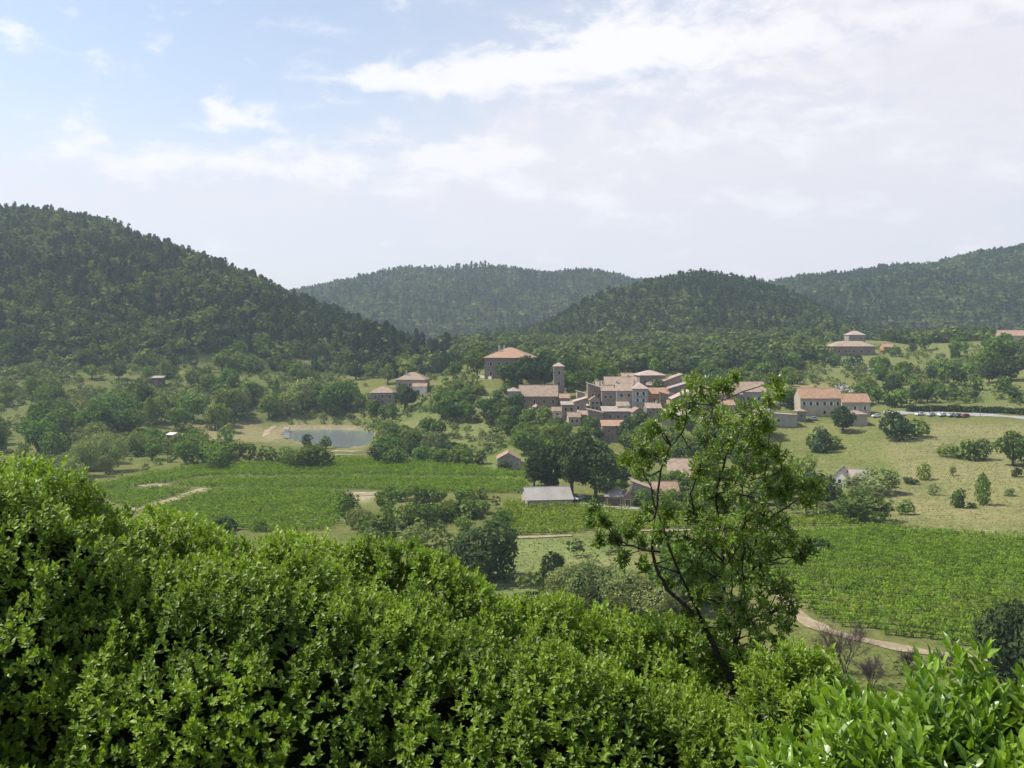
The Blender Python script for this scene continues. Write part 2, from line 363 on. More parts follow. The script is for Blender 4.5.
col = mixc(nt, maprange(nt, n1.outputs['Fac'], 0.42, 0.68, 0, 0.55), a_.outputs['Color'], (0.075, 0.115, 0.030))
col = mixc(nt, maprange(nt, n3.outputs['Fac'], 0.50, 0.72, 0, 0.45), col, (0.24, 0.20, 0.10))
col = mixc(nt, maprange(nt, n2.outputs['Fac'], 0.30, 0.75, 0.0, 1.0), mixc(nt, 1.0, col, (0.72, 0.74, 0.70), 'MULTIPLY'), mixc(nt, 1.0, col, (1.25, 1.22, 1.2), 'MULTIPLY'))
p = nd(nt, 'ShaderNodeBsdfDiffuse'); nt.links.new(col, p.inputs['Color'])
bp = nd(nt, 'ShaderNodeBump', i_Strength=0.5, i_Distance=0.5); nt.links.new(n2.outputs['Fac'], bp.inputs['Height']); nt.links.new(bp.outputs[0], p.inputs['Normal'])
o_ = nd(nt, 'ShaderNodeOutputMaterial'); nt.links.new(p.outputs[0], o_.inputs['Surface'])
me.materials.append(m)
tag(link('ground', me), kind='structure', label='rolling grassy valley floor rising to wooded hills')

# draped strips and patches
def ribbon(name, pts, width, mat, lift=0.12, label=None, img=True, taper=None):
    P = np.array([at(*p)[:2] for p in pts] if img else pts, float)
    t = np.concatenate([[0], np.cumsum(np.linalg.norm(np.diff(P, axis=0), axis=1))])
    n = max(6, int(t[-1] / 2.0)); s = np.linspace(0, t[-1], n)
    x = np.interp(s, t, P[:, 0]); y = np.interp(s, t, P[:, 1])
    k = np.ones(5) / 5
    if n > 12:
        x[2:-2] = np.convolve(x, k, 'valid'); y[2:-2] = np.convolve(y, k, 'valid')
    d = unit(np.stack([np.gradient(x), np.gradient(y)], -1)); nn = np.stack([-d[:, 1], d[:, 0]], -1)
    W = width * (1 + 0.22 * np.sin(s * 0.35) + 0.16 * np.sin(s * 0.83 + 1)) / 2
    rows = []
    for q in (-1, -0.5, 0, 0.5, 1):
        xx = x + nn[:, 0] * W * q; yy = y + nn[:, 1] * W * q
        rows.append(np.stack([xx, yy, ground_z(xx, yy) + lift], -1))
    V = np.stack(rows, 1).reshape(-1, 3); i = np.arange(n * 5).reshape(n, 5)
    f = np.stack([i[:-1, :-1], i[:-1, 1:], i[1:, 1:], i[1:, :-1]], -1).reshape(-1, 4)
    return tag(link(name, mesh_np(name, V, [f], mat)), kind='structure', label=label)
ribbon('path', [(778, 588), (786, 600), (795, 613), (815, 627), (838, 636), (868, 641), (900, 648), (940, 655), (985, 660), (1040, 668)], 2.9, M['sand'], label='sandy path round the foot of the vineyard')
ribbon('track', [(207, 489), (190, 494), (170, 501), (140, 508), (128, 511)], 4.2, M['sand'], label='bare earth track cut through the vines')
ribbon('path', [(143, 487), (153, 485), (165, 486)], 5, M['sand'], label='bare earth turning place among the vines')
ribbon('path', [(346, 494), (360, 493.5), (378, 494)], 4.5, M['sand'], label='bare earth strip at the end of the vines')
ribbon('path', [(516, 538), (545, 537), (572, 536)], 2.6, M['sand'], lift=0.2, label='bare bank below the vine terrace')
ribbon('path', [(640, 530.5), (700, 530), (780, 530), (825, 529), (862, 528)], 2.2, M['sand'], lift=0.2, label='bare bank under the row of vines')
ribbon('road', [(884, 413.5), (910, 413), (950, 414), (985, 415), (1024, 418), (1075, 424)], 5.6, M['road'], label='pale road with parked cars')
ribbon('road', [(573, 503.5), (590, 505), (610, 507), (650, 511)], 4.5, M['road'], label='pale farm road by the barn')
ribbon('road', [(846, 358), (852, 361), (858, 365), (864, 370)], 9, M['road'], label='pale track below the hill houses')
ribbon('road', [(836, 384), (842, 387), (846, 392)], 8, M['road'], label='pale drive behind the school')
ribbon('road', [(446, 403), (460, 405), (485, 409)], 3.2, M['sand'], label='pale terrace path on the village slope')
ribbon('road', [(418, 394.5), (428, 395), (434, 395)], 3.5, M['sand'], label='pale yard by the farmhouse')
ribbon('path', [(150, 384.5), (147, 388), (142, 392)], 4, M['sand'], label='pale track to the hillside hut')
ribbon('path', [(163, 398.5), (172, 399), (180, 398.5)], 3.5, M['sand'], label='pale patch on the hillside meadow')
ribbon('path', [(266, 436), (268, 430), (275, 426)], 3.2, M['sand'], label='sandy bank of the pond')
ribbon('path', [(332, 451.5), (350, 451.8), (370, 452.5)], 1.6, M['sand'], label='pale bare strip between young vine rows by the pond')
ribbon('path', [(330, 454.5), (350, 455), (372, 455.8)], 1.6, M['sand'], label='second pale bare strip between young vine rows by the pond')

# pond: a flat sheet of water
m, nt = new_mat('pond_water')
pr = nd(nt, 'ShaderNodeBsdfPrincipled', i_Roughness=0.12); pr.inputs['Base Color'].default_value = (0.165, 0.19, 0.178, 1); pr.inputs['IOR'].default_value = 1.33
tcn = nd(nt, 'ShaderNodeTexCoord'); n1 = nd(nt, 'ShaderNodeTexNoise', i_Scale=0.8, i_Detail=3); nt.links.new(tcn.outputs['Object'], n1.inputs['Vector'])
bp = nd(nt, 'ShaderNodeBump', i_Strength=0.25, i_Distance=0.06); nt.links.new(n1.outputs['Fac'], bp.inputs['Height']); nt.links.new(bp.outputs[0], pr.inputs['Normal'])
o_ = nd(nt, 'ShaderNodeOutputMaterial'); nt.links.new(pr.outputs[0], o_.inputs['Surface'])
M['water'] = m
wp = [(x, y, WZ) for x, y in _sc + (SHORE - _sc) * 1.07]
me = mesh_np('pond_water', wp, [np.arange(len(wp))[::-1].reshape(1, -1)], m)
tag(link('water', me), kind='structure', label='still grey pond below the village')

# ------------------------------------------------------------------ leaf-clump crowns
def clump_quads(c, n, s, r, elong=0.62):
    """kite-shaped leaf clumps: centres c, normals n, sizes s"""
    k = len(c); a = r.normal(size=(k, 3)); t = unit(np.cross(n, a)); b = np.cross(n, t)
    s = np.asarray(s).reshape(-1, 1)
    j = lambda: 1 + 0.35 * r.uniform(-1, 1, (k, 1))
    V = np.stack([c - t * s * j(), c - b * s * elong * j() + n * s * 0.18, c + t * s * j(), c + b * s * elong * j() + n * s * 0.18], 1)
    return V.reshape(-1, 3)
def quad_faces(k): return np.arange(k * 4).reshape(-1, 4)
def crown_pts(kind, n, r):
    """points and outward normals of the clumps of a unit-high crown (x,y in about -0.5..0.5)"""
    if kind == 'poplar':
        z = r.uniform(0.06, 1, n); rad = 0.42 * np.sin(np.clip(z * 1.02, 0, 1) ** 0.8 * math.pi) ** 0.6 + 0.05
        th = r.uniform(0, 6.283, n); q = rad * np.sqrt(r.uniform(0.35, 1, n)) * (1 + 0.25 * np.sin(th * 3 + z * 21))
        c = np.stack([q * np.cos(th), q * np.sin(th), z], -1); nn = unit(np.stack([np.cos(th), np.sin(th), np.full(n, 0.5)], -1))
        return c, nn
    if kind == 'pine':
        z = 0.16 + 0.84 * r.uniform(0, 1, n); tier = 0.8 + 0.3 * np.abs(np.sin(z * 19 + r.uniform(0, 0.5)))
        rad = (0.46 * np.clip(1.03 - z, 0, 1) ** 0.40 * np.clip((z - 0.05) / 0.3, 0.4, 1)) * tier; th = r.uniform(0, 6.283, n)
        q = rad * np.sqrt(r.uniform(0.15, 1, n)) * (1 + 0.3 * np.sin(th * 2 + z * 13 + r.uniform(0, 6)))
        c = np.stack([q * np.cos(th), q * np.sin(th), z - q * 0.12], -1); nn = unit(np.stack([np.cos(th) * 0.7, np.sin(th) * 0.7, np.full(n, 0.75)], -1))
        return c, nn
    if kind == 'full': zc, hz_, nl, rl = 0.50, 0.40, 17, (0.15, 0.26)
    elif kind == 'bush': zc, hz_, nl, rl = 0.42, 0.46, 13, (0.20, 0.30)
    elif kind == 'willow': zc, hz_, nl, rl = 0.52, 0.38, 16, (0.15, 0.24)
    else: zc, hz_, nl, rl = 0.55, 0.37, 16, (0.15, 0.26)
    d = unit(r.normal(size=(nl, 3))); d[:, 2] = np.abs(d[:, 2]) * np.where(r.uniform(size=nl) < 0.72, 1, -0.8)
    L = d * np.array([0.36, 0.36, hz_ * 0.82]) * r.uniform(0.55, 1.05, (nl, 1)) + np.array([0, 0, zc]); L[0] = (0, 0, zc)
    rr = r.uniform(*rl, nl); rr[0] = 0.27
    pick = r.choice(nl, n, p=rr ** 2 / (rr ** 2).sum())
    e = unit(r.normal(size=(n, 3))); c = L[pick] + e * (rr[pick] * r.uniform(0.72, 1.12, n))[:, None]
    if kind == 'willow': c[:, 2] -= 0.16 * r.uniform(0, 1, n) ** 2
    # throw out what is deep inside other lumps
    dist = np.linalg.norm(c[:, None] - L[None], axis=-1) / rr[None]; deep = (dist.min(1) < 0.62)
    c = c[~deep]; e = e[~deep]
    c[:, 2] = np.clip(c[:, 2], 0.02, 1.05)
    return c, unit(e + np.array([0, 0, 0.25]))
def crown_mesh(kind, n, size, mat, seed, name='crown'):
    r = np.random.default_rng(seed)
    c, nn = crown_pts(kind, n, r); nn = unit(nn + 0.45 * r.normal(size=nn.shape))
    k = len(c)
    V = clump_quads(c, nn, size * r.uniform(0.6, 1.25, k), r, 0.5 if kind == 'willow' else 0.65)
    lump = 0.5 + 0.25 * wav(c[:, 0] * 9 + seed, c[:, 1] * 9 + c[:, 2] * 7, 1.6, 5)
    tint = np.clip(lump + 0.25 * r.normal(size=k), 0, 1)
    return mesh_np(name, V, [quad_faces(k)], mat, tint)
def trunk_mesh(seed, h=0.62, rad=0.035, limbs=4, mat=None):
    r = np.random.default_rng(seed); b = MB()
    b.tube([(0, 0, -0.08), (0.01, 0, h * 0.3), (0.02 * r.normal(), 0.02 * r.normal(), h * 0.7), (0.03 * r.normal(), 0.03 * r.normal(), h)], [rad * 1.2, rad, rad * 0.75, rad * 0.35])
    for i in range(limbs):
        th = r.uniform(0, 6.28); z0 = h * r.uniform(0.35, 0.7); l = r.uniform(0.2, 0.3)
        b.tube([(0, 0, z0), (math.cos(th) * l * 0.5, math.sin(th) * l * 0.5, z0 + 0.12), (math.cos(th) * l, math.sin(th) * l, z0 + 0.27)], [rad * 0.55, rad * 0.4, rad * 0.15], 5)
    return b.mesh('trunk', mat or M['bark'])
KINDS = {}
def kind_meshes(kind, matkey, hi, nvar=4):
    key = (kind, matkey, hi)
    if key not in KINDS:
        out = []
        for v in range(nvar):
            sd = abs(hash((len(kind), sum(map(ord, kind + matkey)), hi, v))) % 99991
            n, s = ((4600, 0.040) if hi == 2 else (1300, 0.060) if hi == 1 else (460, 0.095))
            if kind == 'pine': s *= 0.95
            if kind == 'poplar': s *= 0.8
            if matkey == 'willow': n = int(n * 1.7); s *= 0.72
            cm = crown_mesh(kind, n, s, M[matkey], sd)
            tm = trunk_mesh(sd + 1, 0.9 if kind in ('pine', 'poplar') else 0.62, 0.022 if kind in ('pine', 'poplar') else 0.035, 0 if kind in ('pine', 'poplar') else 4)
            out.append((cm, tm))
        KINDS[key] = out
    return KINDS[key]
TREE_N = 0
NAMES = {'full': 'bushy_tree', 'oak': 'broadleaf_tree', 'bush': 'shrub', 'poplar': 'poplar_tree', 'pine': 'pine_tree', 'willow': 'willow_tree'}
CATS = {'full': 'tree', 'oak': 'tree', 'bush': 'shrub', 'poplar': 'tree', 'pine': 'tree', 'willow': 'tree'}
def plant(px, row, hpx, wpx, kind, matkey, label, group=None, Y=None, pt=None):
    """a tree or shrub standing where the photograph shows its foot; hpx, wpx: its size in pixels there"""
    global TREE_N
    if pt is None: x, y, z = at(px, row) if Y is None else ((px - 512) / F * Y, Y, float(ground_z((px - 512) / F * Y, Y)))
    else: x, y, z = pt
    h = hpx / F * y; w = wpx / F * y
    hi = 2 if hpx > 42 else 1 if hpx > 20 else 0
    var = kind_meshes(kind, matkey, hi); cm, tm = var[TREE_N % len(var)]
    TREE_N += 1
    rt = bpy.data.objects.new(NAMES[kind], None); COL.objects.link(rt)
    rt.empty_display_size = 0.5
    rt.location = (x, y, z - 0.1 * (h > 3)); rt.rotation_euler = (0, 0, random.uniform(0, 6.28)); rt.scale = (w / 0.95, w / 0.95, h)
    tag(rt, label, CATS[kind], group)
    link('crown', cm, rt)
    if kind != 'bush': link('trunk', tm, rt)
    return rt
ORD = 'first second third fourth fifth sixth seventh eighth ninth tenth eleventh twelfth thirteenth fourteenth fifteenth'.split()
WORD = {'oak': 'mid green', 'light': 'bright green', 'dark': 'dark green', 'willow': 'pale grey-green', 'pine': 'dark green'}
KW = {'full': 'bushy tree', 'oak': 'broadleaf tree', 'bush': 'rounded shrub', 'poplar': 'narrow poplar', 'pine': 'pine', 'willow': 'soft willow'}
def cluster(box, n, hr, kinds, place, ratio=(0.8, 1.15), mind=0.5, shared=False):
    """n plants whose feet stand in box=(px0,px1,row0,row1); hr: height range in px; kinds: (kind, material) choices; place: where, in words"""
    px0, px1, r0, r1 = box; got = []; tries = 0
    while len(got) < n and tries < n * 40:
        tries += 1
        q = (random.uniform(px0, px1), random.uniform(r0, r1))
        h = random.uniform(*hr)
        if any(abs(q[0] - g[0]) < mind * (h + g[2]) / 2 and abs(q[1] - g[1]) < mind * 0.22 * (h + g[2]) / 2 for g in got): continue
        got.append((q[0], q[1], h))
    got.sort()
    picked = [random.choice(kinds) for _ in got]
    per = {}
    for k in picked: per[k] = per.get(k, 0) + 1
    seen = {}
    for (px, row, h), k in zip(got, picked):
        i = seen.get(k, 0); seen[k] = i + 1
        kind, mk = k; what = f'{WORD[mk]} {KW[kind]}'
        rt_ = {'poplar': (0.28, 0.38), 'pine': (0.42, 0.6)}.get(kind, ratio)
        if shared or per[k] > 15:
            plant(px, row, h, h * random.uniform(*rt_), kind, mk, f'{what} {place}', f'{what}s {place}')
        else:
            lab = f'{what} {place}' if per[k] == 1 else f'{ORD[i]} {what} from the left {place}'
            if len(lab.replace("-", " ").split()) > 16: lab = lab.replace('rounded ', '').replace('bushy ', '')
            plant(px, row, h, h * random.uniform(*rt_), kind, mk, lab, f'trees {place}')
# ------------------------------------------------------------------ buildings
def slab(b, q, t):
    q = np.array(q, float); b.hexa(q, q + np.array([0, 0, t]))
def house(name, label, px0, px1, re, rb, Y, d, roof, rise, wall, tile, front=(), left=(), right=(), yaw=0, chim=(), door=(), group=None, cat='house', over=0.45, deep=5.0, shed=None):
    ya = at((px0 + px1) / 2, rb, 150)[1]
    Y = ya if Y < 400 else min(Y, ya + 1)
    w = (px1 - px0) / F * Y; h = (rb - re) / F * Y
    rt = bpy.data.objects.new(name, None); COL.objects.link(rt)
    rt.location = (((px0 + px1) / 2 - 512) / F * Y, Y + d / 2, zr(rb, Y)); rt.rotation_euler = (0, 0, R(yaw)); rt.empty_display_size = 1
    tag(rt, label, cat, group)
    X, D_, o, t = w / 2, d / 2, over, 0.16
    b = MB(); f = MB()
    if roof in ('gx', 'gy'):
        if roof == 'gx':
            b.add([(-X, -D_, -deep), (-X, D_, -deep), (-X, D_, h), (-X, 0, h + rise), (-X, -D_, h), (X, -D_, -deep), (X, D_, -deep), (X, D_, h), (X, 0, h + rise), (X, -D_, h)],
                  [(0, 1, 2, 3, 4), (9, 8, 7, 6, 5), (0, 4, 9, 5), (1, 6, 7, 2), (2, 7, 8, 3), (3, 8, 9, 4), (0, 5, 6, 1)])
            k = rise / D_; e = h - o * k + 0.03; r_ = h + rise + 0.03; g = 0.3
            slab(f, [(-X - g, -D_ - o, e), (X + g, -D_ - o, e), (X + g, 0, r_), (-X - g, 0, r_)], t)
            slab(f, [(X + g, D_ + o, e), (-X - g, D_ + o, e), (-X - g, 0, r_), (X + g, 0, r_)], t)
            f.tube([(-X - g, 0, r_ + t), (X + g, 0, r_ + t)], 0.14, 5)
        else:
            b.add([(-X, -D_, -deep), (X, -D_, -deep), (X, -D_, h), (0, -D_, h + rise), (-X, -D_, h), (-X, D_, -deep), (X, D_, -deep), (X, D_, h), (0, D_, h + rise), (-X, D_, h)],
                  [(4, 3, 2, 1, 0), (5, 6, 7, 8, 9), (0, 1, 6, 5), (1, 2, 7, 6), (2, 3, 8, 7), (3, 4, 9, 8), (4, 0, 5, 9)])
            k = rise / X; e = h - o * k + 0.03; r_ = h + rise + 0.03; g = 0.3
            slab(f, [(-X - o, D_ + g, e), (-X - o, -D_ - g, e), (0, -D_ - g, r_), (0, D_ + g, r_)], t)
            slab(f, [(X + o, -D_ - g, e), (X + o, D_ + g, e), (0, D_ + g, r_), (0, -D_ - g, r_)], t)
            f.tube([(0, -D_ - g, r_ + t), (0, D_ + g, r_ + t)], 0.14, 5)
    elif roof in ('hip', 'pyr'):
        b.box(-X, X, -D_, D_, -deep, h)
        i = min(X, D_) * (0.95 if roof == 'hip' else 1.0)
        rx, ry = (max(X - i, 0.05), 0.05) if X >= D_ else (0.05, max(D_ - i, 0.05))
        lo = [(-X - o, -D_ - o, h + 0.01), (X + o, -D_ - o, h + 0.01), (X + o, D_ + o, h + 0.01), (-X - o, D_ + o, h + 0.01)]
        mid = [(a, c, h + 0.14) for a, c, _ in lo]
        top = [(-rx, -ry, h + rise), (rx, -ry, h + rise), (rx, ry, h + rise), (-rx, ry, h + rise)]
        f.add(lo + mid + top, [(3, 2, 1, 0), (0, 1, 5, 4), (1, 2, 6, 5), (2, 3, 7, 6), (3, 0, 4, 7), (4, 5, 9, 8), (5, 6, 10, 9), (6, 7, 11, 10), (7, 4, 8, 11), (8, 9, 10, 11)])
    elif roof.startswith('shed'):
        s = roof[-1]; hz = {'f': (h, h, h + rise, h + rise), 'l': (h, h + rise, h + rise, h), 'r': (h + rise, h, h, h + rise)}[s]
        cs = [(-X, -D_), (X, -D_), (X, D_), (-X, D_)]
        b.add([(x, y, -deep) for x, y in cs] + [(x, y, z) for (x, y), z in zip(cs, hz)], [(3, 2, 1, 0), (4, 5, 6, 7), (0, 1, 5, 4), (1, 2, 6, 5), (2, 3, 7, 6), (3, 0, 4, 7)])
        kx = (hz[1] - hz[0]) / (2 * X); ky = (hz[3] - hz[0]) / (2 * D_)
        slab(f, [(x + math.copysign(o, x), y + math.copysign(o, y), z + 0.03 + kx * math.copysign(o, x) + ky * math.copysign(o, y)) for (x, y), z in zip(cs, hz)], t)
    else:
        b.box(-X, X, -D_, D_, -deep, h)
        f.box(-X + 0.002, X - 0.002, -D_ + 0.002, D_ - 0.002, h + 0.004, h + 0.2)
    b.build('wall', M[wall], rt); rf = f.build('roof', M[tile], rt)
    for (u, v) in chim:
        cx, cy = (u - 0.5) * w, (v - 0.5) * d; c = MB(); zt = h + rise + 0.9
        c.box(cx - 0.45, cx + 0.45, cy - 0.35, cy + 0.35, h + 0.2, zt); c.box(cx - 0.55, cx + 0.55, cy - 0.45, cy + 0.45, zt, zt + 0.15)
        c.build('chimney', M['trim'], rf)
    def opening(nm, face, u, v, ww, hh, shut):
        # local frame: p along the face, n outward
        if face == 'f': org = np.array([(u - 0.5) * w, -D_, v * h]); p = np.array([1, 0, 0.]); n = np.array([0, -1, 0.])
        elif face == 'l': org = np.array([-X, (0.5 - u) * d, v * h]); p = np.array([0, -1, 0.]); n = np.array([-1, 0, 0.])
        else: org = np.array([X, (u - 0.5) * d, v * h]); p = np.array([0, 1, 0.]); n = np.array([1, 0, 0.])
        up = np.array([0, 0, 1.])
        def bx(b_, a0, a1, z0, z1, n0, n1):
            b_.hexa([org + p * a + n * q + up * z0 for a, q in ((a0, n0), (a1, n0), (a1, n1), (a0, n1))], [org + p * a + n * q + up * z1 for a, q in ((a0, n0), (a1, n0), (a1, n1), (a0, n1))])
        fr = MB(); g = 0.14
        bx(fr, -ww / 2 - g, -ww / 2, -hh / 2, hh / 2, -0.05, 0.08); bx(fr, ww / 2, ww / 2 + g, -hh / 2, hh / 2, -0.05, 0.08)
        bx(fr, -ww / 2 - g, ww / 2 + g, hh / 2, hh / 2 + g, -0.05, 0.08); bx(fr, -ww / 2 - g, ww / 2 + g, -hh / 2 - g, -hh / 2, -0.05, 0.12)
        fo = fr.build(nm, M['trim'], rt)
        pa = MB(); bx(pa, -ww / 2 + 0.002, ww / 2 - 0.002, -hh / 2 + 0.002, hh / 2 - 0.002, -0.05, 0.015); pa.build('pane' if nm == 'window' else 'door_leaf', M['glass' if nm == 'window' else 'brown_wood'], fo)
        if shut:
            for s in (-1, 1):
                sh = MB(); a = s * (ww / 2 + 0.09 + ww * 0.27); bx(sh, a - ww * 0.25, a + ww * 0.25, -hh / 2, hh / 2, 0.085, 0.14); sh.build('shutter', M['shutter'], fo)
    for face, L in (('f', front), ('l', left), ('r', right)):
        for q in L: opening('window', face, *q)
    for q in door: opening('door', 'f', *q)
    return rt
def grid_w(us, vs, w, h, s=False): return [(u, v, w, h, s) for v in vs for u in us]

# chateau-like house on the hill top
house('hilltop_house', 'large square house with hipped terracotta roof alone on the hill top above dark trees', 487.5, 533, 358, 379, 500, 22, 'hip', 5.2, 'brown_stone', 'orange_tile',
      front=grid_w((0.14, 0.32, 0.5, 0.68, 0.86), (0.25, 0.72), 1.1, 1.9), left=grid_w((0.25, 0.5, 0.75), (0.25, 0.72), 1.1, 1.9), chim=((0.28, 0.3), (0.36, 0.5)), yaw=-9, over=0.9)
# church and tower
house('church', 'long church nave with brown tiled roof beside the square tower', 519.5, 558, 396, 409, 450, 11, 'gx', 4.6, 'brown_stone', 'tan_tile', front=grid_w((0.15, 0.4, 0.65, 0.88), (0.58,), 0.8, 1.8), cat='church', yaw=-2)
house('church_apse', 'grey stone apse end adjoining the church nave', 508, 519.3, 391.5, 409, 452, 9, 'hip', 1.6, 'grey_render', 'grey_tile', left=grid_w((0.5,), (0.6,), 0.8, 1.8), cat='church')
tw = house('church_tower', 'tall square stone bell tower with low pyramid roof', 553.8, 564.3, 366.5, 401, 458, 5.0, 'pyr', 1.9, 'stone', 'pale_tile', front=grid_w((0.5,), (0.5, 0.82), 0.9, 1.9), left=grid_w((0.5,), (0.82,), 0.9, 1.9), right=grid_w((0.5,), (0.82,), 0.9, 1.9), cat='tower', over=0.35)
house('village_house', 'small house with pinkish gable roof below the church', 529.5, 544, 411, 418, 425, 9, 'gy', 2.2, 'pink_stone', 'tile', front=[(0.5, 0.5, 1, 1.2, False)], yaw=4)
house('village_house', 'low stone ruin-like house with pale flat roof left of the crowded houses', 562, 575, 405, 421, 425, 8, 'shed_f', 0.8, 'brown_stone', 'grey_tile', front=grid_w((0.3, 0.72), (0.3, 0.72), 1.2, 1.3))
house('village_house', 'small brown stone house with pale lean-to roof beside the ruin-like house', 574, 586, 402, 421, 433, 8, 'shed_l', 1.6, 'pink_stone', 'pale_tile', front=grid_w((0.35,), (0.3, 0.7), 1.0, 1.4))
house('village_house', 'brown stone house with slanting pale roof at the near end of the village', 588, 604, 389, 410, 444, 9, 'shed_r', 2.4, 'brown_stone', 'pale_tile', front=grid_w((0.3, 0.7), (0.35, 0.7), 1.0, 1.4), chim=((0.8, 0.5),))
house('village_house', 'rendered house with three small windows between the brown house and the twin-roofed main house', 602, 616.5, 391, 412, 434, 9, 'shed_f', 1.6, 'pink_stone', 'tan_tile', front=[(0.6, 0.72, 0.9, 1.2, False), (0.25, 0.72, 0.8, 1.1, False), (0.4, 0.3, 0.9, 1.2, False)])
house('village_house', 'tall grey house with white awning and tan roof in the middle of the village', 616.5, 633, 390.5, 412, 428, 9, 'gx', 2.9, 'grey_render', 'tan_tile', front=grid_w((0.3, 0.75), (0.78,), 1.0, 1.5) + grid_w((0.3, 0.75), (0.2,), 1.2, 1.5), chim=((0.1, 0.5),))
house('village_house', 'tall grey house with three rows of paired pale windows', 633, 648.5, 389, 412.5, 425, 10, 'hip', 2.6, 'grey_render', 'pale_tile', front=grid_w((0.3, 0.68), (0.22, 0.52, 0.80), 1.05, 1.5, True), chim=((0.2, 0.6),))
house('village_house', 'broad tiled house seen just behind the tall grey houses', 605, 637, 384.5, 402, 447, 9, 'gx', 3.2, 'brown_stone', 'tan_tile', front=[(0.9, 0.8, 0.9, 1.1, False)], yaw=3, chim=((0.75, 0.5),))
house('village_house', 'topmost village house with pale hipped roof', 638, 664, 375.5, 394, 468, 11, 'hip', 2.3, 'brown_stone', 'pale_tile', front=grid_w((0.2, 0.5, 0.8), (0.68,), 1.0, 1.4), yaw=8, over=0.7)
house('village_house', 'ochre orange rendered house with terracotta roof', 648.7, 668.5, 393.5, 408, 432, 8, 'gx', 2.2, 'ochre', 'orange_tile', front=[(0.72, 0.55, 1.0, 1.5, False), (0.3, 0.55, 1.0, 1.5, False)])
house('village_house', 'stone house with long pale roof sloping down beside the topmost house', 662, 682, 382, 398, 460, 10, 'shed_l', 3.4, 'brown_stone', 'tan_tile', front=[(0.7, 0.6, 0.9, 1.2, False)])
house('village_house', 'stone house with stepped brown roof above the ochre house', 668, 690, 389, 404, 448, 9, 'shed_l', 3.0, 'stone', 'grey_tile', front=grid_w((0.3, 0.7), (0.5,), 0.9, 1.2))
house('village_house', 'stone gabled house with pale sloping roof at the village edge behind the sapling', 672.5, 692, 399, 418, 434, 10, 'shed_l', 3.8, 'stone', 'pale_tile', front=grid_w((0.45,), (0.35, 0.65), 0.9, 1.3))
house('village_house', 'brown house with grey flat-looking roof under the tall grey houses', 603, 631, 411.5, 423, 412, 8, 'shed_f', 1.4, 'brown_stone', 'grey_tile', front=grid_w((0.25, 0.55, 0.8), (0.55,), 1.0, 1.3), chim=((0.92, 0.6),))
house('village_house', 'lowest tall house with thin terracotta roof edge and blank brown wall', 602.5, 625, 426, 443, 402, 6, 'shed_f', 1.6, 'brown_stone', 'orange_tile', front=[(0.3, 0.72, 0.8, 1.0, False)])
house('village_house', 'small house with low brown roof on the slope under the ochre house', 664, 690, 415, 423, 405, 8, 'gx', 2.0, 'stone', 'grey_tile', front=[(0.4, 0.5, 0.9, 1.1, False)], yaw=-12)
house('village_house', 'terraced house with low roof left of the lowest tall house', 588, 603, 413, 428, 413, 7, 'shed_r', 1.4, 'pink_stone', 'tan_tile', front=grid_w((0.3, 0.7), (0.5,), 0.9, 1.2))
house('village_house', 'small grey roofed house among trees behind the church tower', 590, 602, 368, 374, 560, 8, 'hip', 2.0, 'stone', 'grey_tile', front=[(0.5, 0.5, 1, 1.1, False)])
house('village_house', 'low house with pale flat roof in front of the sloping roofed brown house', 575, 588, 406, 414, 436, 6, 'shed_f', 0.5, 'pink_stone', 'pale_tile', front=[(0.5, 0.5, 0.9, 1.2, False)])
house('village_house', 'narrow brown house wedged behind the low pale flat roof', 586, 596, 398, 410, 450, 7, 'gx', 1.6, 'stone', 'tan_tile', front=[(0.5, 0.6, 0.8, 1.1, False)])
house('village_house', 'brown stone house under a stepped tan roof beside the ochre house', 660, 674, 396, 410, 440, 7, 'shed_r', 1.6, 'brown_stone', 'tan_tile', front=[(0.5, 0.6, 0.8, 1.1, False)])
house('village_house', 'long tan roofed house behind the ochre orange house', 648, 676, 385, 397, 455, 8, 'gx', 2.4, 'stone', 'tan_tile', front=grid_w((0.3, 0.7), (0.5,), 0.9, 1.1), yaw=-10)
house('village_house', 'small house with pale roof below the long stepped roofs', 676, 690, 407, 417, 422, 7, 'gx', 1.6, 'pink_stone', 'tan_tile', front=[(0.5, 0.5, 0.9, 1.1, False)], yaw=-8)
house('village_house', 'rear house with brown roof between topmost house and main roofs', 622, 642, 379, 392, 470, 8, 'gx', 2.4, 'stone', 'tan_tile', front=[(0.5, 0.6, 0.8, 1.1, False)], yaw=6)
house('village_house', 'low house with tan roof among shrubs under the sloping roofed brown house', 578, 590, 414.5, 423, 415, 6, 'gx', 1.5, 'brown_stone', 'tan_tile', front=[(0.35, 0.5, 0.9, 1.1, False), (0.75, 0.5, 0.9, 1.1, False)], yaw=-5)
house('village_house', 'little gabled house with pink roof facing the valley below the tall grey houses', 632, 643, 412, 421, 408, 7, 'gy', 1.5, 'pink_stone', 'tile', front=[(0.5, 0.5, 1.0, 1.2, False)], yaw=8)
house('village_house', 'stone house with tan roof below the ochre house wall', 646, 661, 408, 418, 412, 7, 'gx', 1.8, 'stone', 'tan_tile', front=grid_w((0.25, 0.7), (0.55,), 0.9, 1.2), yaw=4, chim=((0.8, 0.5),))
house('village_house', 'tall narrow house with lean-to roof squeezed right of the ochre house', 669, 677, 394, 410, 430, 7, 'shed_r', 1.5, 'grey_render', 'tile', front=grid_w((0.5,), (0.35, 0.7), 0.9, 1.3))
house('village_house', 'house with long brown roof at the far end of the stepped roofs', 684, 703, 396, 411, 436, 8, 'gx', 2.6, 'brown_stone', 'tile', front=grid_w((0.25, 0.6), (0.5,), 0.9, 1.2), yaw=-6)
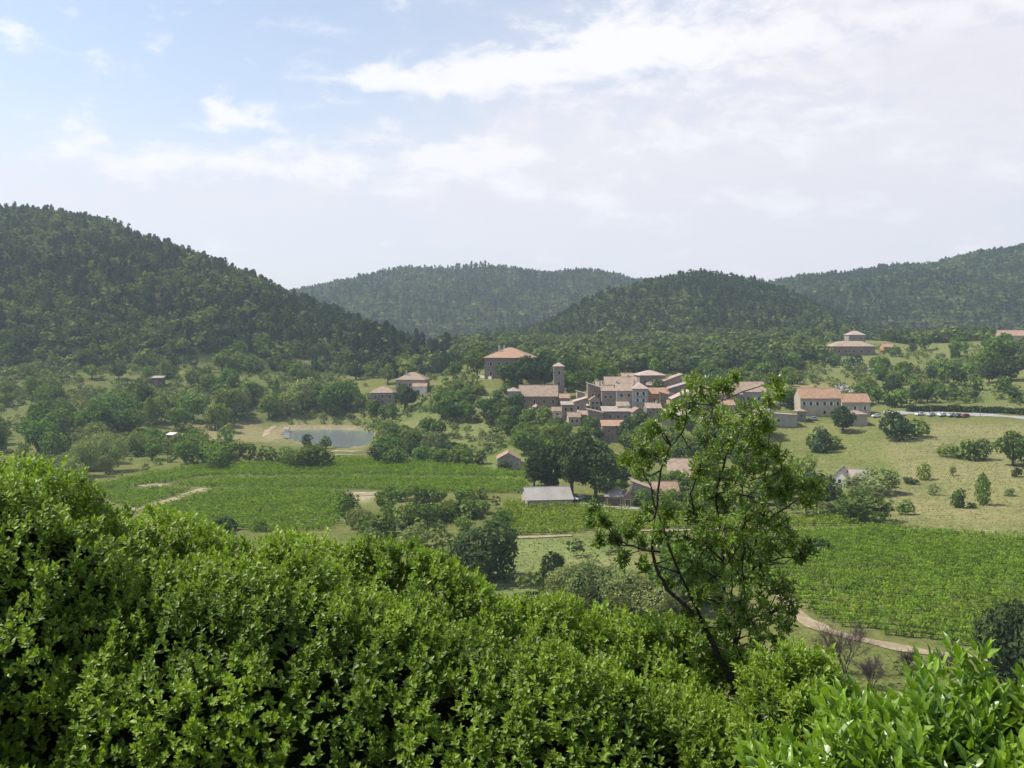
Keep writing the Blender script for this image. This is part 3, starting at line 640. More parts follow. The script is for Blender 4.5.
house('village_house', 'small white walled house on the slope at the near end of the village', 552, 561, 411, 418, 424, 6, 'gx', 1.4, 'white_wall', 'tan_tile', front=[(0.5, 0.5, 0.9, 1.1, False)], yaw=6)
house('village_house', 'house with two chimneys and tan roof peeping over the slanting pale roof', 596, 609, 386, 396, 452, 8, 'gx', 2.0, 'stone', 'tan_tile', front=[(0.5, 0.6, 0.8, 1.1, False)], chim=((0.15, 0.5), (0.85, 0.5)))
house('village_house', 'small tiled house tucked at the foot of the bell tower', 560, 570, 398, 406, 440, 6, 'gx', 1.6, 'brown_stone', 'tile', front=[(0.3, 0.5, 0.8, 1.0, False), (0.7, 0.5, 0.8, 1.0, False)], yaw=-4)
house('village_house', 'tiny pale house with lean-to roof above the small brown stone house', 577, 586, 394, 402, 442, 6, 'shed_r', 1.2, 'tan_render', 'pale_tile', front=[(0.5, 0.5, 0.8, 1.1, False)])
house('village_house', 'beige house with pink tiled gable between brown stone houses', 590, 600, 400, 412, 428, 7, 'gy', 1.6, 'tan_render', 'tile', front=grid_w((0.3, 0.7), (0.35, 0.75), 0.8, 1.1))
house('village_house', 'low beige house with brown roof before the tall grey houses', 617, 629, 406, 413, 418, 6, 'gx', 1.5, 'tan_render', 'tan_tile', front=grid_w((0.25, 0.7), (0.5,), 0.9, 1.1), yaw=3)
house('village_house', 'narrow beige house rising over the stepped roofs', 655, 664, 379, 392, 462, 7, 'shed_l', 1.6, 'tan_render', 'tan_tile', front=grid_w((0.5,), (0.4, 0.75), 0.9, 1.2), chim=((0.7, 0.5),))
house('village_house', 'brown roofed house lowest on the slope left of the lean-to houses', 568, 580, 417, 425, 412, 6, 'gx', 1.6, 'tan_render', 'tan_tile', front=grid_w((0.3, 0.7), (0.5,), 0.8, 1.1), yaw=5)
house('village_house', 'small orange roofed house between the ochre house and the pale sloping roof', 668, 679, 404, 413, 424, 6, 'gx', 1.6, 'tan_render', 'orange_tile', front=grid_w((0.3, 0.7), (0.5,), 0.8, 1.1), yaw=-4)
# beyond the sapling
house('village_house', 'broad house with dark tan roof half hidden by the sapling top', 700, 742, 394, 409, 452, 10, 'gx', 4.2, 'brown_stone', 'tan_tile', front=grid_w((0.2, 0.5, 0.8), (0.5,), 1.0, 1.4), yaw=5)
house('village_house', 'small house with bright orange roof half hidden behind the sapling', 718, 735, 405, 414, 432, 7, 'gx', 1.8, 'tan_render', 'orange_tile', front=[(0.5, 0.5, 1, 1.2, False)])
house('village_house', 'grey walled house with tan roof between the sapling and the school', 742.5, 766, 391.5, 407, 470, 10, 'gx', 4.0, 'grey_render', 'tan_tile', front=grid_w((0.25, 0.7), (0.55,), 1.0, 1.5))
# school and yard
house('school_building', 'long two storey building with terracotta roof and a row of pale shutters', 800.5, 842, 398, 417, 430, 10, 'gx', 4.0, 'tan_render', 'orange_tile',
      front=grid_w((0.09, 0.25, 0.41, 0.58, 0.74, 0.90), (0.70,), 1.05, 1.6, True) + grid_w((0.58, 0.76, 0.9), (0.24,), 1.1, 1.6), cat='school', chim=((0.97, 0.5),))
house('school_building', 'shorter lower wing of the long shuttered building', 842.2, 870.5, 402, 418, 431, 9, 'gx', 3.3, 'tan_render', 'orange_tile', front=grid_w((0.15, 0.45, 0.8), (0.62,), 1.0, 1.5, True), right=grid_w((0.5,), (0.6,), 1.0, 1.4), cat='school')
house('outbuilding', 'small outbuilding with dark doorway and low hipped roof in front of the shuttered wing', 849.5, 867.5, 414.5, 427, 414, 7, 'hip', 1.5, 'tan_render', 'tan_tile', door=[(0.3, 0.72, 1.6, 2.0, False)], cat='outbuilding')
house('outbuilding', 'long grey yard building with flat roof left of the school', 770, 797, 415.5, 428, 415, 7, 'shed_r', 0.9, 'grey_render', 'grey_tile', front=[(0.25, 0.6, 1.2, 1.2, False)], yaw=10, cat='outbuilding')
house('outbuilding', 'little hut with pointed tan roof at the end of the yard building', 797, 806, 411.5, 420, 420, 4, 'pyr', 1.2, 'stone', 'tan_tile', front=[(0.5, 0.5, 0.9, 1.2, False)], cat='hut')
house('outbuilding', 'white walled lean-to beside the yard building', 757, 770.5, 411.5, 424, 421, 5, 'shed_l', 0.8, 'white_wall', 'pale_tile', front=[(0.6, 0.5, 0.9, 1.2, False)], cat='outbuilding')
# hamlet on the hill
house('hill_farm', 'long low farmhouse with pale tan roof on the hill behind the school', 833, 875, 346.5, 356, 660, 14, 'hip', 3.6, 'brown_stone', 'tan_tile', front=grid_w((0.15, 0.32, 0.5, 0.68, 0.85), (0.5,), 1.1, 1.6), over=0.8)
house('hill_farm', 'low annex at the end of the hill farmhouse', 820.5, 832.6, 350.5, 357, 662, 9, 'shed_r', 1.6, 'brown_stone', 'tan_tile', front=[(0.5, 0.5, 1, 1.2, False)], cat='outbuilding')
house('hill_house', 'small pale roofed house above the hill farmhouse', 849, 865.5, 335, 345, 700, 10, 'hip', 3.0, 'stone', 'pale_tile', front=grid_w((0.3, 0.7), (0.6,), 1, 1.4))
house('hill_house', 'tiny orange roofed house beside the hill farmhouse', 883.5, 894, 347, 353, 668, 7, 'gx', 2.0, 'ochre', 'orange_tile', front=[(0.5, 0.5, 1, 1.2, False)])
house('hill_house', 'tan house at the edge of the photograph on the wooded ridge', 1003, 1042, 335.5, 343, 650, 10, 'gx', 3.2, 'tan_render', 'tile', front=grid_w((0.2, 0.5, 0.8), (0.5,), 1, 1.3), yaw=-14)
house('hill_house', 'small tan house alone among the trees behind the village', 770, 782, 353.5, 360, 640, 8, 'gx', 1.8, 'tan_render', 'tan_tile', front=[(0.5, 0.5, 1, 1.2, False)])
# farmhouses by the pond
house('farmhouse', 'pale two storey farmhouse with hipped tan roof above the pond', 397, 426.5, 380, 396, 512, 13, 'hip', 3.8, 'pink_stone', 'tan_tile', front=grid_w((0.12, 0.3, 0.48), (0.3, 0.7), 1.0, 1.6), chim=((0.3, 0.3),), yaw=-6)
house('farmhouse_annex', 'low annex with dark archway against the pale farmhouse', 412.5, 426.5, 386.5, 396.5, 503, 6, 'gx', 1.4, 'white_wall', 'tile', door=[(0.35, 0.33, 2.2, 3.0, False)], cat='annex')
house('farmhouse', 'lower brown farmhouse with hipped roof nearest the pond', 369.5, 394, 393, 406, 497, 11, 'hip', 3.2, 'pink_stone', 'tan_tile', front=grid_w((0.2, 0.5, 0.8), (0.35, 0.72), 1.0, 1.3), left=grid_w((0.5,), (0.6,), 1, 1.3), yaw=4)
# fields
house('field_house', 'small stone cottage with stepped pinkish gable roof above the vineyard', 497.5, 519, 459, 470.5, 345, 9, 'gy', 2.1, 'stone', 'tile', front=[(0.5, 0.5, 0.9, 1.1, False)], left=[(0.5, 0.6, 0.8, 1, False)], cat='cottage')
house('field_shed', 'low tiled lean-to at the side of the small stone cottage', 519.5, 529, 463.5, 470.5, 347, 5, 'shed_r', 0.9, 'pink_stone', 'tan_tile', cat='shed')
house('barn', 'long barn with pale grey cement roof and white end wall', 524.5, 570.5, 500, 507, 278, 11.5, 'gx', 2.6, 'grey_render', 'cement_roof', left=[(0.5, 0.3, 1.8, 1.2, False)], yaw=8, cat='barn', over=0.3)
house('farm_building', 'farm house with terracotta roof and white gable behind the sapling', 654, 679, 494, 501, 300, 8, 'gx', 2.8, 'tan_render', 'tile', front=grid_w((0.3, 0.7), (0.5,), 0.9, 1.2), cat='farm building', yaw=4)
house('farm_building', 'big barn with pinkish brown roof rising behind the terracotta farm house', 671, 696, 476, 485, 325, 11, 'gx', 4.6, 'pink_stone', 'tan_tile', front=[(0.5, 0.6, 1.2, 1.4, False)], yaw=-9, cat='farm building')
house('farm_building', 'tan roofed shed joined to the terracotta farm house', 633, 652, 489, 502, 305, 7, 'shed_r', 2.0, 'tan_render', 'tan_tile', front=[(0.5, 0.55, 1, 1.1, False)], cat='farm building')
house('farm_shed', 'open farm shed with dark interior and low brown roof beside big dark trees', 606, 622, 496.5, 506, 303, 6, 'shed_f', 1.2, 'brown_wood', 'grey_tile', door=[(0.5, 0.42, 3.6, 2.2, False)], cat='shed')
house('farm_shed', 'small reddish roofed shed between the open shed and the farm house', 622, 633.5, 498, 506, 300, 6, 'gy', 1.4, 'brown_stone', 'tile', door=[(0.5, 0.4, 1.4, 1.8, False)], cat='shed')
house('field_house', 'white gabled cottage with brown roof at the edge of the dry meadow', 840.5, 853, 477, 486, 303, 9, 'gy', 2.1, 'white_wall', 'grey_tile', front=[(0.5, 0.5, 0.9, 1.2, False)], yaw=-28, cat='cottage')
house('field_house', 'long low wing with pinkish brown roof behind the white gabled cottage', 853, 872, 478, 486, 309, 7, 'gx', 2.1, 'pink_stone', 'grey_tile', front=[(0.4, 0.5, 0.9, 1.0, False)], yaw=-6, cat='cottage')
house('hillside_hut', 'small brown wooden hut on the wooded hillside track', 151.5, 162, 378, 385, 556, 5, 'shed_f', 0.8, 'brown_wood', 'grey_tile', door=[(0.45, 0.4, 1.2, 2.0, False)], cat='hut')
house('garden_shed', 'tiny white roofed shed among trees beyond the vines', 167, 173.5, 435, 439.5, 425, 3.5, 'shed_f', 0.5, 'brown_wood', 'white_wall', cat='shed')
house('garden_shed', 'second tiny pale shed just right of the white roofed one', 181, 187.5, 436, 440, 425, 3.0, 'shed_f', 0.4, 'grey_render', 'white_wall', cat='shed')
house('pump_hut', 'tiny white hut on the bank of the pond', 284.5, 288.5, 429, 432.3, 466, 2.0, 'gx', 0.7, 'white_wall', 'pale_tile', cat='hut')

def dry_wall(name, label, pts, h, th, mat, cat='wall'):
    b = MB(); P = [at(*p) for p in pts]
    for (x0, y0, z0), (x1, y1, z1) in zip(P[:-1], P[1:]):
        n = np.array([-(y1 - y0), x1 - x0, 0]); n = n / np.linalg.norm(n) * th / 2
        a, c = np.array([x0, y0, z0]), np.array([x1, y1, z1]); dn = np.array([0, 0, -2.0]); up = np.array([0, 0, h])
        b.hexa([a - n + dn, c - n + dn, c + n + dn, a + n + dn], [a - n + up, c - n + up, c + n + up, a + n + up])
    tag(b.build(name, M[mat]), label, cat)
dry_wall('terrace_wall', 'pale terrace wall on the grassy slope between farmhouse and village', [(447, 404), (463, 406), (486, 409.5)], 1.3, 0.6, 'trim')
dry_wall('terrace_wall', 'low stone terrace wall below the church', [(545, 419), (562, 420), (578, 421)], 2.0, 0.6, 'brown_stone')
dry_wall('garden_wall', 'white garden wall at the foot of the lowest tall house', [(592, 439), (603, 441)], 1.4, 0.5, 'white_wall')
dry_wall('terrace_wall', 'retaining wall in front of the hilltop house', [(478, 377.5), (492, 379.5)], 1.4, 0.7, 'trim')
dry_wall('terrace_wall', 'thin pale wall among shrubs beneath the church apse', [(482, 399), (500, 401)], 1.2, 0.6, 'trim')

# awning and white tables terrace of the tall grey house
b = MB(); Y = 427.6; b.hexa([((619 - 512) / F * Y, Y, zr(399, Y)), ((632 - 512) / F * Y, Y, zr(399, Y)), ((632 - 512) / F * Y, Y - 1.6, zr(401, Y)), ((619 - 512) / F * Y, Y - 1.6, zr(401, Y))],
       [((619 - 512) / F * Y, Y, zr(399, Y) + .1), ((632 - 512) / F * Y, Y, zr(399, Y) + .1), ((632 - 512) / F * Y, Y - 1.6, zr(401, Y) + .1), ((619 - 512) / F * Y, Y - 1.6, zr(401, Y) + .1)])
aw = b.build('canvas', M['white_wall']); rt = bpy.data.objects.new('awning', None); COL.objects.link(rt); aw.parent = rt
tag(rt, 'white awning across the front of a tall grey village house', 'awning')
b = MB()
for q in (619.3, 625.5, 631.7): b.tube([((q - 512) / F * Y, Y - 1.55, zr(401, Y)), ((q - 512) / F * Y, Y - 0.05, zr(403.5, Y))], 0.05, 5)
b.build('strut', M['trim'], rt)

# ------------------------------------------------------------------ cars, poles
def make_car(label, paint, group):
    rt = bpy.data.objects.new('parked_car', None); COL.objects.link(rt); tag(rt, label, 'car', group); rt.empty_display_size = 0.5
    b = MB()                                          # along x, 4.1 long
    prof = [(-2.05, 0.32), (-2.08, 0.62), (-1.95, 0.86), (-1.05, 0.95), (1.35, 0.98), (2.0, 0.90), (2.05, 0.45), (1.95, 0.30)]
    n = len(prof)
    b.add([(x, -0.82, z) for x, z in prof] + [(x, 0.82, z) for x, z in prof], [tuple(range(n)), tuple(range(2 * n - 1, n - 1, -1))] + [(i, i + n, (i + 1) % n + n, (i + 1) % n) for i in range(n)])
    b.hexa([(-1.1, -0.78, 0.94), (1.75, -0.78, 0.96), (1.75, 0.78, 0.96), (-1.1, 0.78, 0.94)], [(-0.35, -0.62, 1.42), (1.35, -0.62, 1.42), (1.35, 0.62, 1.42), (-0.35, 0.62, 1.42)])
    b.build('body', M[paint], rt)
    g = MB()
    for s in (-1, 1): g.hexa([(-0.75, s * 0.785, 1.0), (1.45, s * 0.785, 1.0), (1.4, s * 0.76, 1.0), (-0.7, s * 0.76, 1.0)], [(-0.30, s * 0.665, 1.36), (1.2, s * 0.665, 1.36), (1.2, s * 0.64, 1.36), (-0.28, s * 0.64, 1.36)])
    g.build('side_window', M['glass'], rt)
    g = MB(); g.hexa([(-1.06, -0.68, 0.99), (-1.02, -0.68, 0.97), (-1.02, 0.68, 0.97), (-1.06, 0.68, 0.99)], [(-0.45, -0.56, 1.39), (-0.38, -0.56, 1.38), (-0.38, 0.56, 1.38), (-0.45, 0.56, 1.39)]); g.build('windscreen', M['glass'], rt)
    g = MB(); g.hexa([(1.70, -0.66, 1.0), (1.745, -0.66, 1.0), (1.745, 0.66, 1.0), (1.70, 0.66, 1.0)], [(1.38, -0.56, 1.39), (1.42, -0.56, 1.39), (1.42, 0.56, 1.39), (1.38, 0.56, 1.39)]); g.build('rear_window', M['glass'], rt)
    for x in (-1.3, 1.3):
        for y in (-0.80, 0.80):
            w = MB(); w.tube([(x, y - 0.09, 0.31), (x, y + 0.09, 0.31)], 0.31, 12); wo = w.build('wheel', M['rubber'], rt)
            r_ = MB(); s = math.copysign(1, y); r_.tube([(x, y + s * 0.06, 0.31), (x, y + s * 0.10, 0.31)], 0.18, 10); r_.build('rim', M['silver_paint'], wo)
    for y in (-0.6, 0.6):
        l = MB(); l.box(-2.10, -2.02, y - 0.16, y + 0.16, 0.64, 0.78); l.build('headlight', M['lamp_glass'], rt)
    return rt
def put_car(px, row, yaw, label, paint, group):
    c = make_car(label, paint, group); x, y, z = at(px, row); c.location = (x, y, z + 0.15); c.rotation_euler = (0, 0, R(yaw))
G_ = 'cars parked along the valley road'
put_car(919.5, 415.6, 25, 'white car parked first along the pale road by the bushes', 'white_paint', G_)
put_car(931, 416, 30, 'silver grey car parked between the white cars on the pale road', 'silver_paint', G_)
put_car(942, 416.3, 28, 'white car in the middle of the parked row on the pale road', 'white_paint', G_)
put_car(951, 416.6, 30, 'silver car parked beside the middle white car on the road', 'silver_paint', G_)
put_car(958, 417, 40, 'dark car near the far end of the parked row', 'dark_paint', G_)
put_car(965, 417.3, 20, 'dark red car last of the row parked on the road', 'red_paint', G_)
put_car(813, 420.3, 5, 'silver car parked in the grass in front of the shuttered building', 'silver_paint', 'cars parked at the school')
put_car(876.5, 417.5, 10, 'white car parked at the end wall of the shuttered wing', 'white_paint', 'cars parked at the school')
put_car(579, 500.5, 60, 'white vehicle parked in the shade beside the barn', 'white_paint', None)
put_car(599, 437.5, 10, 'white car parked at the foot of the lowest tall house', 'white_paint', None)
def pole(px, row, h, label, Y=None):
    x, y, z = at(px, row); rt = bpy.data.objects.new('utility_pole', None); COL.objects.link(rt); rt.location = (x, y, z); tag(rt, label, 'pole')
    b = MB(); b.tube([(0, 0, -0.3), (0, 0, h)], [0.14, 0.10], 7); b.build('post', M['wood_post'], rt)
    b = MB(); b.box(-0.7, 0.7, -0.06, 0.06, h - 0.6, h - 0.45); b.build('crossarm', M['wood_post'], rt)
pole(427.5, 458, 7, 'thin grey pole at the far edge of the vineyard')
pole(845, 393, 8, 'grey pole beside the drive behind the school')
pole(980.5, 417, 4.5, 'short grey post beside the road past the parked cars')
# ------------------------------------------------------------------ trees and shrubs one can tell apart
OK, LI, DK, WI = ('oak', 'oak'), ('oak', 'light'), ('oak', 'dark'), ('willow', 'willow')
FO, FL, FD, FW = ('full', 'oak'), ('full', 'light'), ('full', 'dark'), ('full', 'willow')
BO, BL, BD, BW, PI, PO = ('bush', 'oak'), ('bush', 'light'), ('bush', 'dark'), ('bush', 'willow'), ('pine', 'pine'), ('poplar', 'oak')
one = plant
# valley and dry meadow, from the photograph one by one
one(487, 581, 64, 66, 'bush', 'dark', 'big round dark green bush alone on the grass beyond the hedge')
one(553, 584, 36, 24, 'bush', 'dark', 'small upright dark bush beside the pale willow shrubs')
for q in [(572, 606, 46, 50), (600, 613, 58, 62), (632, 618, 50, 60), (560, 617, 32, 46), (655, 622, 44, 50)]:
    one(*q, 'willow', 'willow', 'pale grey-green willow shrub in the thicket just beyond the hedge', 'pale willow shrubs beyond the hedge')
one(675, 612, 70, 60, 'oak', 'oak', 'mid green tree behind the willow shrubs beneath the sapling')
one(705, 600, 50, 50, 'bush', 'oak', 'green shrub seen through the lower branches of the sapling')
one(817, 553, 15, 23, 'bush', 'dark', 'round dark shrub standing inside the sunny vineyard')
one(866, 521, 32, 50, 'bush', 'oak', 'broad rounded green bush at the corner of the vineyard')
one(873, 494, 27, 50, 'bush', 'willow', 'wide grey-green bush in front of the white gabled cottage')
one(816, 513, 42, 50, 'oak', 'dark', 'dark spreading tree beside the terrace of vines')
one(802, 477, 25, 26, 'bush', 'light', 'round bright bush on the meadow under the school')
one(787, 500, 34, 36, 'oak', 'oak', 'green tree touching the outer branches of the sapling')
one(820, 452, 29, 24, 'bush', 'dark', 'dark bush alone on the meadow below the shuttered building')
one(833, 449, 17, 20, 'bush', 'oak', 'lower shrub against the dark bush on the meadow')
one(843, 432, 26, 26, 'oak', 'dark', 'dark tree in front of the shuttered building next to the outbuilding')
one(892, 440, 34, 27, 'bush', 'dark', 'tall dark round tree beside the parked cars')
one(916, 438, 20, 22, 'bush', 'oak', 'lower grey-green bush next to the tall dark round tree')
one(817, 414, 13, 18, 'bush', 'oak', 'small shrub against the front of the shuttered building')
one(947, 457, 14, 17, 'bush', 'light', 'small round bush first of the row across the dry meadow')
one(967, 459, 20, 23, 'bush', 'oak', 'grey-green bush second in the row across the dry meadow')
one(985, 460, 21, 21, 'bush', 'oak', 'bushy shrub third in the row across the dry meadow')
one(1013, 466, 34, 32, 'oak', 'oak', 'large leafy tree ending the row across the dry meadow')
one(1040, 470, 36, 40, 'oak', 'oak', 'leafy tree cut by the edge of the photograph on the meadow')
one(924, 480, 17, 15, 'bush', 'light', 'small round bush alone high on the dry meadow')
one(953, 476, 11, 7, 'oak', 'willow', 'tiny pale young tree on the dry meadow')
one(934, 495, 10, 13, 'bush', 'willow', 'low pale shrub in the middle of the dry meadow')
one(959, 508, 21, 15, 'bush', 'oak', 'upright bush left of the thin young tree on the dry meadow')
one(983, 505, 32, 15, 'poplar', 'oak', 'thin young tree with bare trunk on the dry meadow')
one(905, 515, 16, 15, 'bush', 'oak', 'small bush low on the dry meadow near the broad rounded bush')
one(1017, 477, 10, 9, 'bush', 'dark', 'tiny dark bush below the large leafy tree on the meadow')
one(910, 484, 7, 15, 'bush', 'dark', 'low dark shrub line behind the white gabled cottage')
one(972, 508, 6, 9, 'bush', 'oak', 'low weed clump between the two young meadow trees')
one(1010, 496, 8, 10, 'bush', 'willow', 'low pale shrub near the edge of the dry meadow')
one(1010, 690, 92, 62, 'full', 'dark', 'dark leafy tree at the edge of the photograph by the sandy path')
one(1056, 690, 100, 84, 'full', 'dark', 'dark leafy tree beyond the photograph edge by the sandy path')
one(308, 447.5, 13.5, 10, 'bush', 'dark', 'small round tree at the near bank of the pond')
one(325, 449, 13.5, 10.5, 'bush', 'oak', 'second small round tree standing at the water of the pond')
# big trees by the barn
one(548, 497, 52, 46, 'oak', 'dark', 'big dark tree behind the roof of the barn')
one(572, 500, 66, 52, 'oak', 'dark', 'tallest dark tree next to the barn')
one(596, 502, 56, 46, 'oak', 'dark', 'big dark tree between the barn and the open shed')
one(534, 487, 30, 28, 'oak', 'oak', 'mid green tree between the small cottage and the barn')
one(560, 470, 34, 30, 'oak', 'oak', 'green tree rising behind the big dark barn trees')
one(588, 458, 27, 9, 'poplar', 'dark', 'narrow dark poplar below the lowest tall house')
one(479, 464, 14, 12, 'bush', 'dark', 'small dark bush on the lawn near the stone cottage')
one(505, 470, 9, 15, 'bush', 'dark', 'dark bush against the gable of the stone cottage')
# castle hill
one(477, 377, 30, 24, 'oak', 'oak', 'tall rounded tree standing next to the hilltop house')
one(456, 379, 18, 16, 'oak', 'oak', 'smaller rounded tree left of the tall hilltop tree')
for i, q in enumerate([(505, 383, 20, 20), (518, 386, 25, 24), (532, 386, 25, 24), (545, 387, 24, 22), (526, 380, 24, 22)]):
    one(*q, 'oak', 'dark', 'dark dense tree in the clump before the hilltop house', 'dark trees before the hilltop house')
cluster((566, 604, 384, 392), 6, (20, 28), [FO, FD], 'beside the bell tower')
cluster((566, 606, 366, 378), 6, (14, 22), [FO, FL], 'behind the bell tower')
cluster((432, 508, 391, 404), 11, (8, 12), [BL, BO, OK], 'on the terraces below the hilltop house', (1.1, 1.5))
cluster((440, 520, 408, 430), 14, (13, 22), [FO, DK], 'on the slope below the church', (0.9, 1.2))
cluster((500, 560, 417, 436), 8, (12, 20), [FO, FD, FL], 'below the church nave')
cluster((555, 600, 430, 448), 10, (10, 16), [FO, DK, OK], 'under the village walls')
cluster((512, 555, 440, 462), 8, (16, 26), [FO, FL], 'in the dell above the barn')
cluster((626, 690, 446, 466), 13, (18, 28), [FO, FL, DK], 'between the village and the farm roofs')
cluster((632, 700, 420, 436), 9, (10, 17), [FO, FL, OK], 'just below the ochre house')
cluster((690, 770, 425, 475), 15, (18, 30), [FO, DK, FL], 'behind the sapling crown')
cluster((575, 692, 406, 424), 13, (6, 10), [BO, BL, FO], 'between the village houses', (0.9, 1.2))
cluster((596, 720, 478, 497), 9, (15, 24), [FO, FL, FD], 'around the farm roofs', (0.9, 1.2))
cluster((636, 704, 501, 512), 11, (11, 19), [BO, BL, FO], 'in front of the farm roofs', (0.9, 1.3))
cluster((700, 790, 490, 514), 8, (18, 30), [FO, DK, OK], 'beyond the sapling near the vine terrace')
cluster((775, 800, 402, 414), 5, (12, 18), [FD, FO], 'between the yard buildings and the school')
# round the pond
cluster((372, 398, 408, 420), 5, (12, 20), [FO, BO], 'below the brown farmhouse')
one(405, 412, 27, 24, 'oak', 'dark', 'dark round tree in front of the pale farmhouse')
cluster((376, 440, 436, 452), 14, (13, 21), [FO, BL, FW, OK], 'on the far right bank of the pond', (0.9, 1.2))
cluster((376, 475, 452, 466), 15, (13, 20), [FO, DK, BO], 'between the pond and the vineyard', (0.9, 1.2))
cluster((232, 345, 402, 419), 15, (18, 32), [FO, FL, FW, PO], 'behind the pond')
cluster((340, 370, 396, 412), 5, (12, 20), [FO, BO, OK], 'at the back corner of the pond')
cluster((190, 322, 460, 471), 13, (19, 26), [BO, BL], 'in the orchard hedge along the vineyard', (1.0, 1.3), mind=0.45)
cluster((120, 235, 444, 462), 13, (14, 24), [FO, BO, BL], 'at the far corner of the vineyard')
cluster((56, 118, 455, 478), 7, (20, 38), [WI, ('willow', 'willow')], 'beyond the tall hedge shrub', (0.75, 1.0), mind=0.3)
cluster((0, 130, 418, 445), 15, (20, 32), [FO, FO], 'on the valley floor beneath the wooded hill')
cluster((130, 232, 412, 432), 13, (20, 34), [FO, FL, PO, FL], 'around the tiny white roofed sheds')
cluster((20, 92, 470, 492), 12, (16, 26), [BW, BO], 'at the vineyard corner by the hedge', (0.9, 1.2))
cluster((-60, 60, 440, 470), 8, (24, 36), [FO, DK, OK], 'behind the tall hedge shrub')
cluster((345, 432, 508, 526), 7, (13, 24), [BO, BD, FO], 'in the thicket beyond the hedge', (0.9, 1.2))
cluster((345, 430, 524, 548), 7, (16, 28), [BW, BO, BL], 'just behind the hedge top', (1.0, 1.3))
cluster((385, 500, 492, 503), 10, (9, 14), [BL, BO, OK], 'in the orchard between vineyard and thicket', (0.9, 1.3))
cluster((430, 515, 506, 532), 10, (10, 20), [BL, BO], 'at the edge of the orchard', (0.9, 1.3))
cluster((215, 260, 528, 540), 4, (9, 15), [BD, BO], 'at the near edge of the vines', (1.0, 1.3))
# behind the village
for bx, n, hr, ks, pl in [((560, 665, 362, 378), 12, (13, 20), [OK, FL, DK], 'in the woodland belt just behind the village roofs'),
                          ((665, 800, 366, 384), 16, (13, 20), [FO, LI, FD], 'in the woodland belt behind the sapling top'),
                          ((680, 815, 350, 366), 16, (10, 16), [OK, FL, DK, PI], 'in the woodland below the hill farm')]:
    cluster(bx, n, hr, ks, pl, shared=True)
cluster((876, 1010, 372, 386), 15, (12, 21), [FO, DK, FL, OK], 'on the upper meadow beyond the road')
cluster((848, 930, 392, 408), 14, (12, 22), [FO, FD], 'above the road behind the school')
cluster((930, 1024, 388, 404), 10, (9, 18), [BO, DK, BD], 'scattered above the roadside hedge')
cluster((895, 1024, 344, 362), 14, (9, 17), [FO, FD, OK], 'along the meadow top on the ridge')
cluster((985, 1050, 360, 388), 7, (18, 30), [FO, DK], 'at the meadow edge under the ridge house')
cluster((812, 880, 356, 368), 9, (7, 12), [BO, BD], 'around the hill farm')
cluster((735, 800, 384, 397), 8, (9, 15), [FO, FL, OK], 'behind the grey walled house')
cluster((655, 735, 384, 398), 6, (12, 18), [FO, FD], 'between the upper village roofs')
# lower hillside
cluster((-40, 330, 350, 384), 40, (12, 20), [FO, FL, BO, DK], 'in the scrub on the lower wooded hillside', (0.9, 1.2), mind=0.35, shared=True)
cluster((190, 350, 386, 402), 11, (12, 22), [FO, FL, OK], 'at the foot of the wooded hill')
cluster((-20, 60, 388, 408), 8, (14, 22), [FO, FO], 'beside the hillside meadow')
cluster((345, 445, 372, 384), 10, (12, 20), [FD, FL], 'on the grassy saddle above the farmhouses')

# clipped roadside hedge
def leafy_strip(name, pts, h, w, mat, label, n_per_m=22, size=0.35):
    P = np.array([at(*p)[:2] for p in pts]); t = np.concatenate([[0], np.cumsum(np.linalg.norm(np.diff(P, axis=0), axis=1))])
    n = int(t[-1] * n_per_m); s = rng.uniform(0, t[-1], n)
    x = np.interp(s, t, P[:, 0]) + rng.uniform(-w / 2, w / 2, n); y = np.interp(s, t, P[:, 1]) + rng.uniform(-w / 2, w / 2, n)
    z = ground_z(x, y) + rng.uniform(0, h, n) * (1 + 0.1 * np.sin(s * 0.7))
    nn = unit(rng.normal(size=(n, 3)) + np.array([0, -0.5, 0.8]))
    V = clump_quads(np.stack([x, y, z], -1), nn, np.full(n, size), rng)
    return tag(link(name, mesh_np(name, V, [quad_faces(n)], M[mat], rng.uniform(0, 1, n))), label, 'hedge')
leafy_strip('roadside_hedge', [(906, 411.5), (935, 411.5), (965, 412), (1000, 413), (1040, 416)], 2.6, 1.6, 'dark', 'long dark clipped hedge above the pale road', 60, 0.45)

# ------------------------------------------------------------------ vines
GAP = [(168, 484.5), (185, 481), (205, 478.5), (300, 477), (400, 477), (528, 479)]
def vine_points(polys, dx, dy, ang, y0, y1, jit=0.15):
    c, s = math.cos(ang), math.sin(ang); out = []
    gx, gy = np.meshgrid(np.arange(-400, 400, dx), np.arange(-100, 700, dy))
    row = np.repeat(np.arange(gx.shape[0])[:, None], gx.shape[1], 1).ravel()
    gx = gx.ravel() + rng.normal(0, jit, gx.size); gy = gy.ravel() + rng.normal(0, jit * 0.8, gy.size)
    x = gx * c - gy * s; y = gx * s + gy * c
    k = (y > y0) & (y < y1) & (np.abs(x) < y * 0.75); x, y = x[k], y[k]; row = row[k]
    z = ground_z(x, y); px, r = proj(x, y, z); ins = np.zeros(len(x), bool)
    for P_ in polys: ins |= inside(px, r, P_)
    ins &= rng.uniform(size=len(x)) > 0.03
    if polys is LEFT_VINES: ins &= ~((px > 168) & (np.abs(r - np.interp(px, [a for a, b in GAP], [b for a, b in GAP])) < 1.3))
    return np.stack([x, y, z], -1)[ins]
